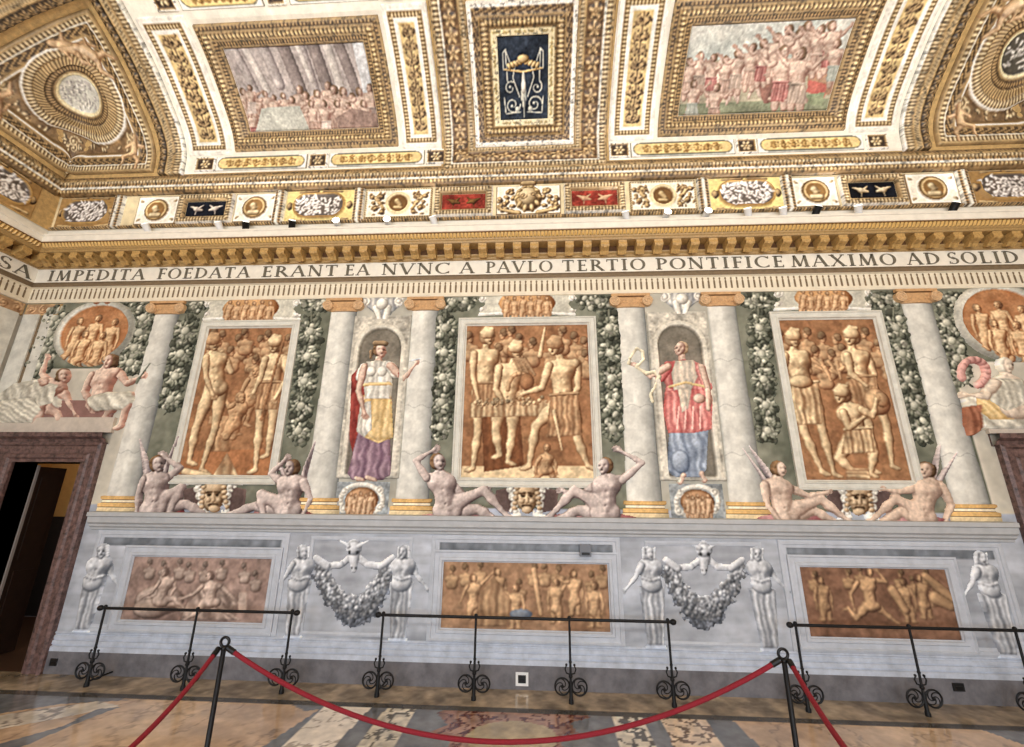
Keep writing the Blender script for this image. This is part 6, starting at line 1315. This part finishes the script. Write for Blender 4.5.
# corner oval reliefs with brown shells, on both walls at each corner
ovalpanel(axx(60), axx(119), 'white figured oval in a gilded mount at the left end of the attic band', 450, yellow=False)
ovalpanel(axx(974), axx(974)+1.05, 'white figured oval in a gilded mount at the right end of the attic band', 451, yellow=False)
ovalpanel(-1.42, -.50, 'white figured oval on the left side wall above the cornice', 452, S_coveL, False)
ovalpanel(-1.42, -.50, 'white figured oval on the right side wall above the cornice', 453, S_coveR, False)
# ================================================================== LAMPS, BARRIERS, ROPES
spots = [(148, 226, 1), (220, 226, 1), (246, 225, 0), (292, 225, 0), (338, 219, 2), (388, 220, 2), (434, 222, 1), (626, 215, 1), (666, 214, 2), (706, 213, 2), (748, 213, 1), (783, 211, 1), (816, 210, 0), (858, 209, 1), (953, 206, 0)]
def spotlight(px_, py_, k, label):
    p = onwall(px_, py_, -.30); x = p[0]; z = 6.145; e = empty('spotlight', (x, -.30, z), label, 'spotlight', 'small spotlights standing on the cornice')
    m = M['pipe'] if k else M['blackmetal']
    MB().tube([(x, -.30, z), (x, -.30, z+.05)], .012, 8).box((x-.04, -.33, z-.008), (x+.04, -.26, z+.008)).build('bracket', M['blackmetal'], e)
    d = np.array([.25*(1 if k != 1 else -1), -.55, .8]) if k != 2 else np.array([.1, -.95, .25]); d /= np.linalg.norm(d); c0 = np.array([x, -.30, z+.08])
    MB().tube([c0-d*.07, c0-d*.055, c0+d*.06, c0+d*.075], [.03, .048, .052, .058], 12).build('housing', m, e, smooth=True)
    MB().tube([c0+d*.076, c0+d*.082], .05, 12).build('lens', M['lamp'] if k == 2 else M['lampdim'], e)
    l = bpy.data.lights.new('spotlight_beam', 'SPOT'); l.energy = 60 if k == 2 else 26; l.color = (1, .95, .88); l.spot_size = 2.2; l.spot_blend = .8; l.shadow_soft_size = .06
    o = bpy.data.objects.new('spotlight_beam', l); COL.objects.link(o); o.location = tuple(c0+d*.12); o.rotation_euler = Vector(tuple(d)).to_track_quat('-Z', 'Y').to_euler()
order = ['leftmost', 'second from the left', 'third from the left', 'fourth from the left', 'fifth from the left, glaring white', 'sixth from the left, glaring white', 'seventh from the left, below the left red plaque', 'below the right red plaque', 'glaring white one below the right fruit horn panel', 'glaring white one left of the right yellow oval', 'below the right yellow oval', 'at the right edge of the right yellow oval', 'third from the right', 'second from the right', 'rightmost']
for (a, b, k), o_ in zip(spots, order): spotlight(a, b, k, 'small spotlight on the cornice edge, '+o_)
MB_ = MB().tube([(XL+.5, -.33, 6.14), (XR-.5, -.33, 6.14)], .008, 6); tag(MB_.build('cable', M['pipe']), 'thin pale cable along the top of the cornice joining the spotlights', 'cable')
# wrought iron rail barriers
def post(x, y, e, top):
    p = MB().tube([(x, y, .0), (x, y, .03), (x, y, .05), (x, y, .20), (x, y, .22), (x, y, top)], [.028, .028, .02, .02, .014, .013], 10)
    p.ball((x, y, .26), .024, 8).ball((x, y, .40), .018, 8).ball((x, y, top+.012), .022, 8); return p.build('post', M['iron'], e, smooth=True)
def scrollwheel(x, y, e, sg):
    R = .082; cx, cz = x+sg*(R+.012), .16; q = MB()
    q.tube([(cx+R*math.cos(a), y, cz+R*math.sin(a)) for a in np.linspace(0, 2*math.pi, 25)[:-1]], .010, 6, closed=True)
    for k_ in range(4):
        a0 = k_*math.pi/2+.4; pts = []
        for i in range(14):
            f = i/13; rr = R*(1-f*.85); a = a0+f*2.4*sg; pts.append((cx+rr*math.cos(a), y, cz+rr*math.sin(a)))
        q.tube(pts, .006, 5)
    q.ball((cx, y, cz), .018, 8); return q.build('scroll_wheel', M['iron'], e, smooth=True)
def finial(x, y, e, sg):
    q = MB().tube([(x+sg*.012, y, .28), (x+sg*.045, y, .29), (x+sg*.06, y, .33), (x+sg*.045, y, .36)], .008, 6).ball((x+sg*.045, y, .37), .014, 6); return q.build('scroll_bracket', M['iron'], e, smooth=True)
def barrier(pxs, ends, label):
    y = -.36; xs = [float(onwall(a, b, y)[0]) for a, b in pxs]; top = .83
    e = empty('rail_barrier', (sum(xs)/len(xs), y, 0), label, 'barrier', 'wrought iron barriers along the wall')
    for x in xs:
        post(x, y, e, top)
        for sg in (-1, 1): scrollwheel(x, y, e, sg); finial(x, y, e, sg)
    a, b = xs[0]-(.06 if ends[0] else 0), xs[-1]+(.06 if ends[1] else 0)
    MB().tube([(a, y, top-.005), (b, y, top-.005)], .0165, 10).build('rail', M['iron'], e)
    for x, on in ((a, ends[0]), (b, ends[1])):
        if on: MB().ball((x, y, top-.005), .032, 10, (1.2, 1, 1)).build('end_knob', M['iron'], e, smooth=True)
    for x in xs[:1]: MB().tube([(x, y, .05), (x, -.045, .05)], .010, 8).build('wall_stay', M['iron'], e)
barrier([(95, 650), (190, 650), (287, 650)], (1, 1), 'left black iron rail barrier with scroll wheels before the left dado scene')
barrier([(380.5, 650), (475, 650), (570, 650), (670, 650)], (1, 1), 'middle black iron rail barrier with four posts before the central dado scene')
barrier([(800, 655), (915, 655), (1022, 655), (1126, 655)], (1, 1), 'right black iron rail barrier with scroll wheels running out of the picture')
# stanchions and velvet ropes
def stanchion(px_, py_, y, label):
    p = onwall(px_, py_, y); x, zt = p[0], p[2]; e = empty('rope_stanchion', (x, y, 0), label, 'stanchion', 'black rope posts')
    MB().tube([(x, y, .0), (x, y, .03), (x, y, .045), (x, y, zt-.05)], [.03, .03, .019, .018], 12).build('pole', M['blackmetal'], e, smooth=True)
    MB().lathe((x, y, 0), [(.16, 0), (.16, .012), (.15, .02), (.05, .035), (.03, .05)], 28).build('foot_plate', M['blackmetal'], e, smooth=True)
    MB().tube([(x+.034*math.cos(a), y, zt+.034*math.sin(a)) for a in np.linspace(0, 2*math.pi, 21)[:-1]], .011, 8, closed=True).ball((x, y, zt-.045), .022, 8).build('ring', M['blackmetal'], e, smooth=True)
    return np.array([x, y, zt])
SY = -2.2
A_ = stanchion(225, 642, SY, 'black rope post with ring top left of centre in the foreground')
B_ = stanchion(783, 654, SY, 'black rope post with ring top right of centre in the foreground')
def rope(p, q, sag, label, skew=0.):
    e = empty('barrier_rope', tuple((p+q)/2), label, 'rope', 'red velvet ropes')
    pts = []
    for i in range(33):
        f = i/32; w_ = p*(1-f)+q*f; w_[2] -= sag*4*f*(1-f); pts.append(w_)
    d0 = pts[1]-pts[0]; d1 = pts[-2]-pts[-1]
    MB().tube(pts, .017, 10).build('cord', M['rope'], e, smooth=True)
    for a, d in ((p, d0), (q, d1)):
        d = d/np.linalg.norm(d); MB().tube([a, a+d*.07], .021, 10).build('end_sleeve', M['blackmetal'], e)
rope(A_+np.array([.03, 0, -.04]), B_+np.array([-.03, 0, -.04]), .565, 'long red rope sagging between the two black posts in the foreground')
rope(A_+np.array([-.03, -.02, -.04]), np.array([-2.32, -4.6, 1.0]), .37, 'short red rope running from the left post towards the viewer')
rope(B_+np.array([.03, -.02, -.04]), np.array([1.38, -4.6, 1.0]), .21, 'short red rope running from the right post towards the viewer')
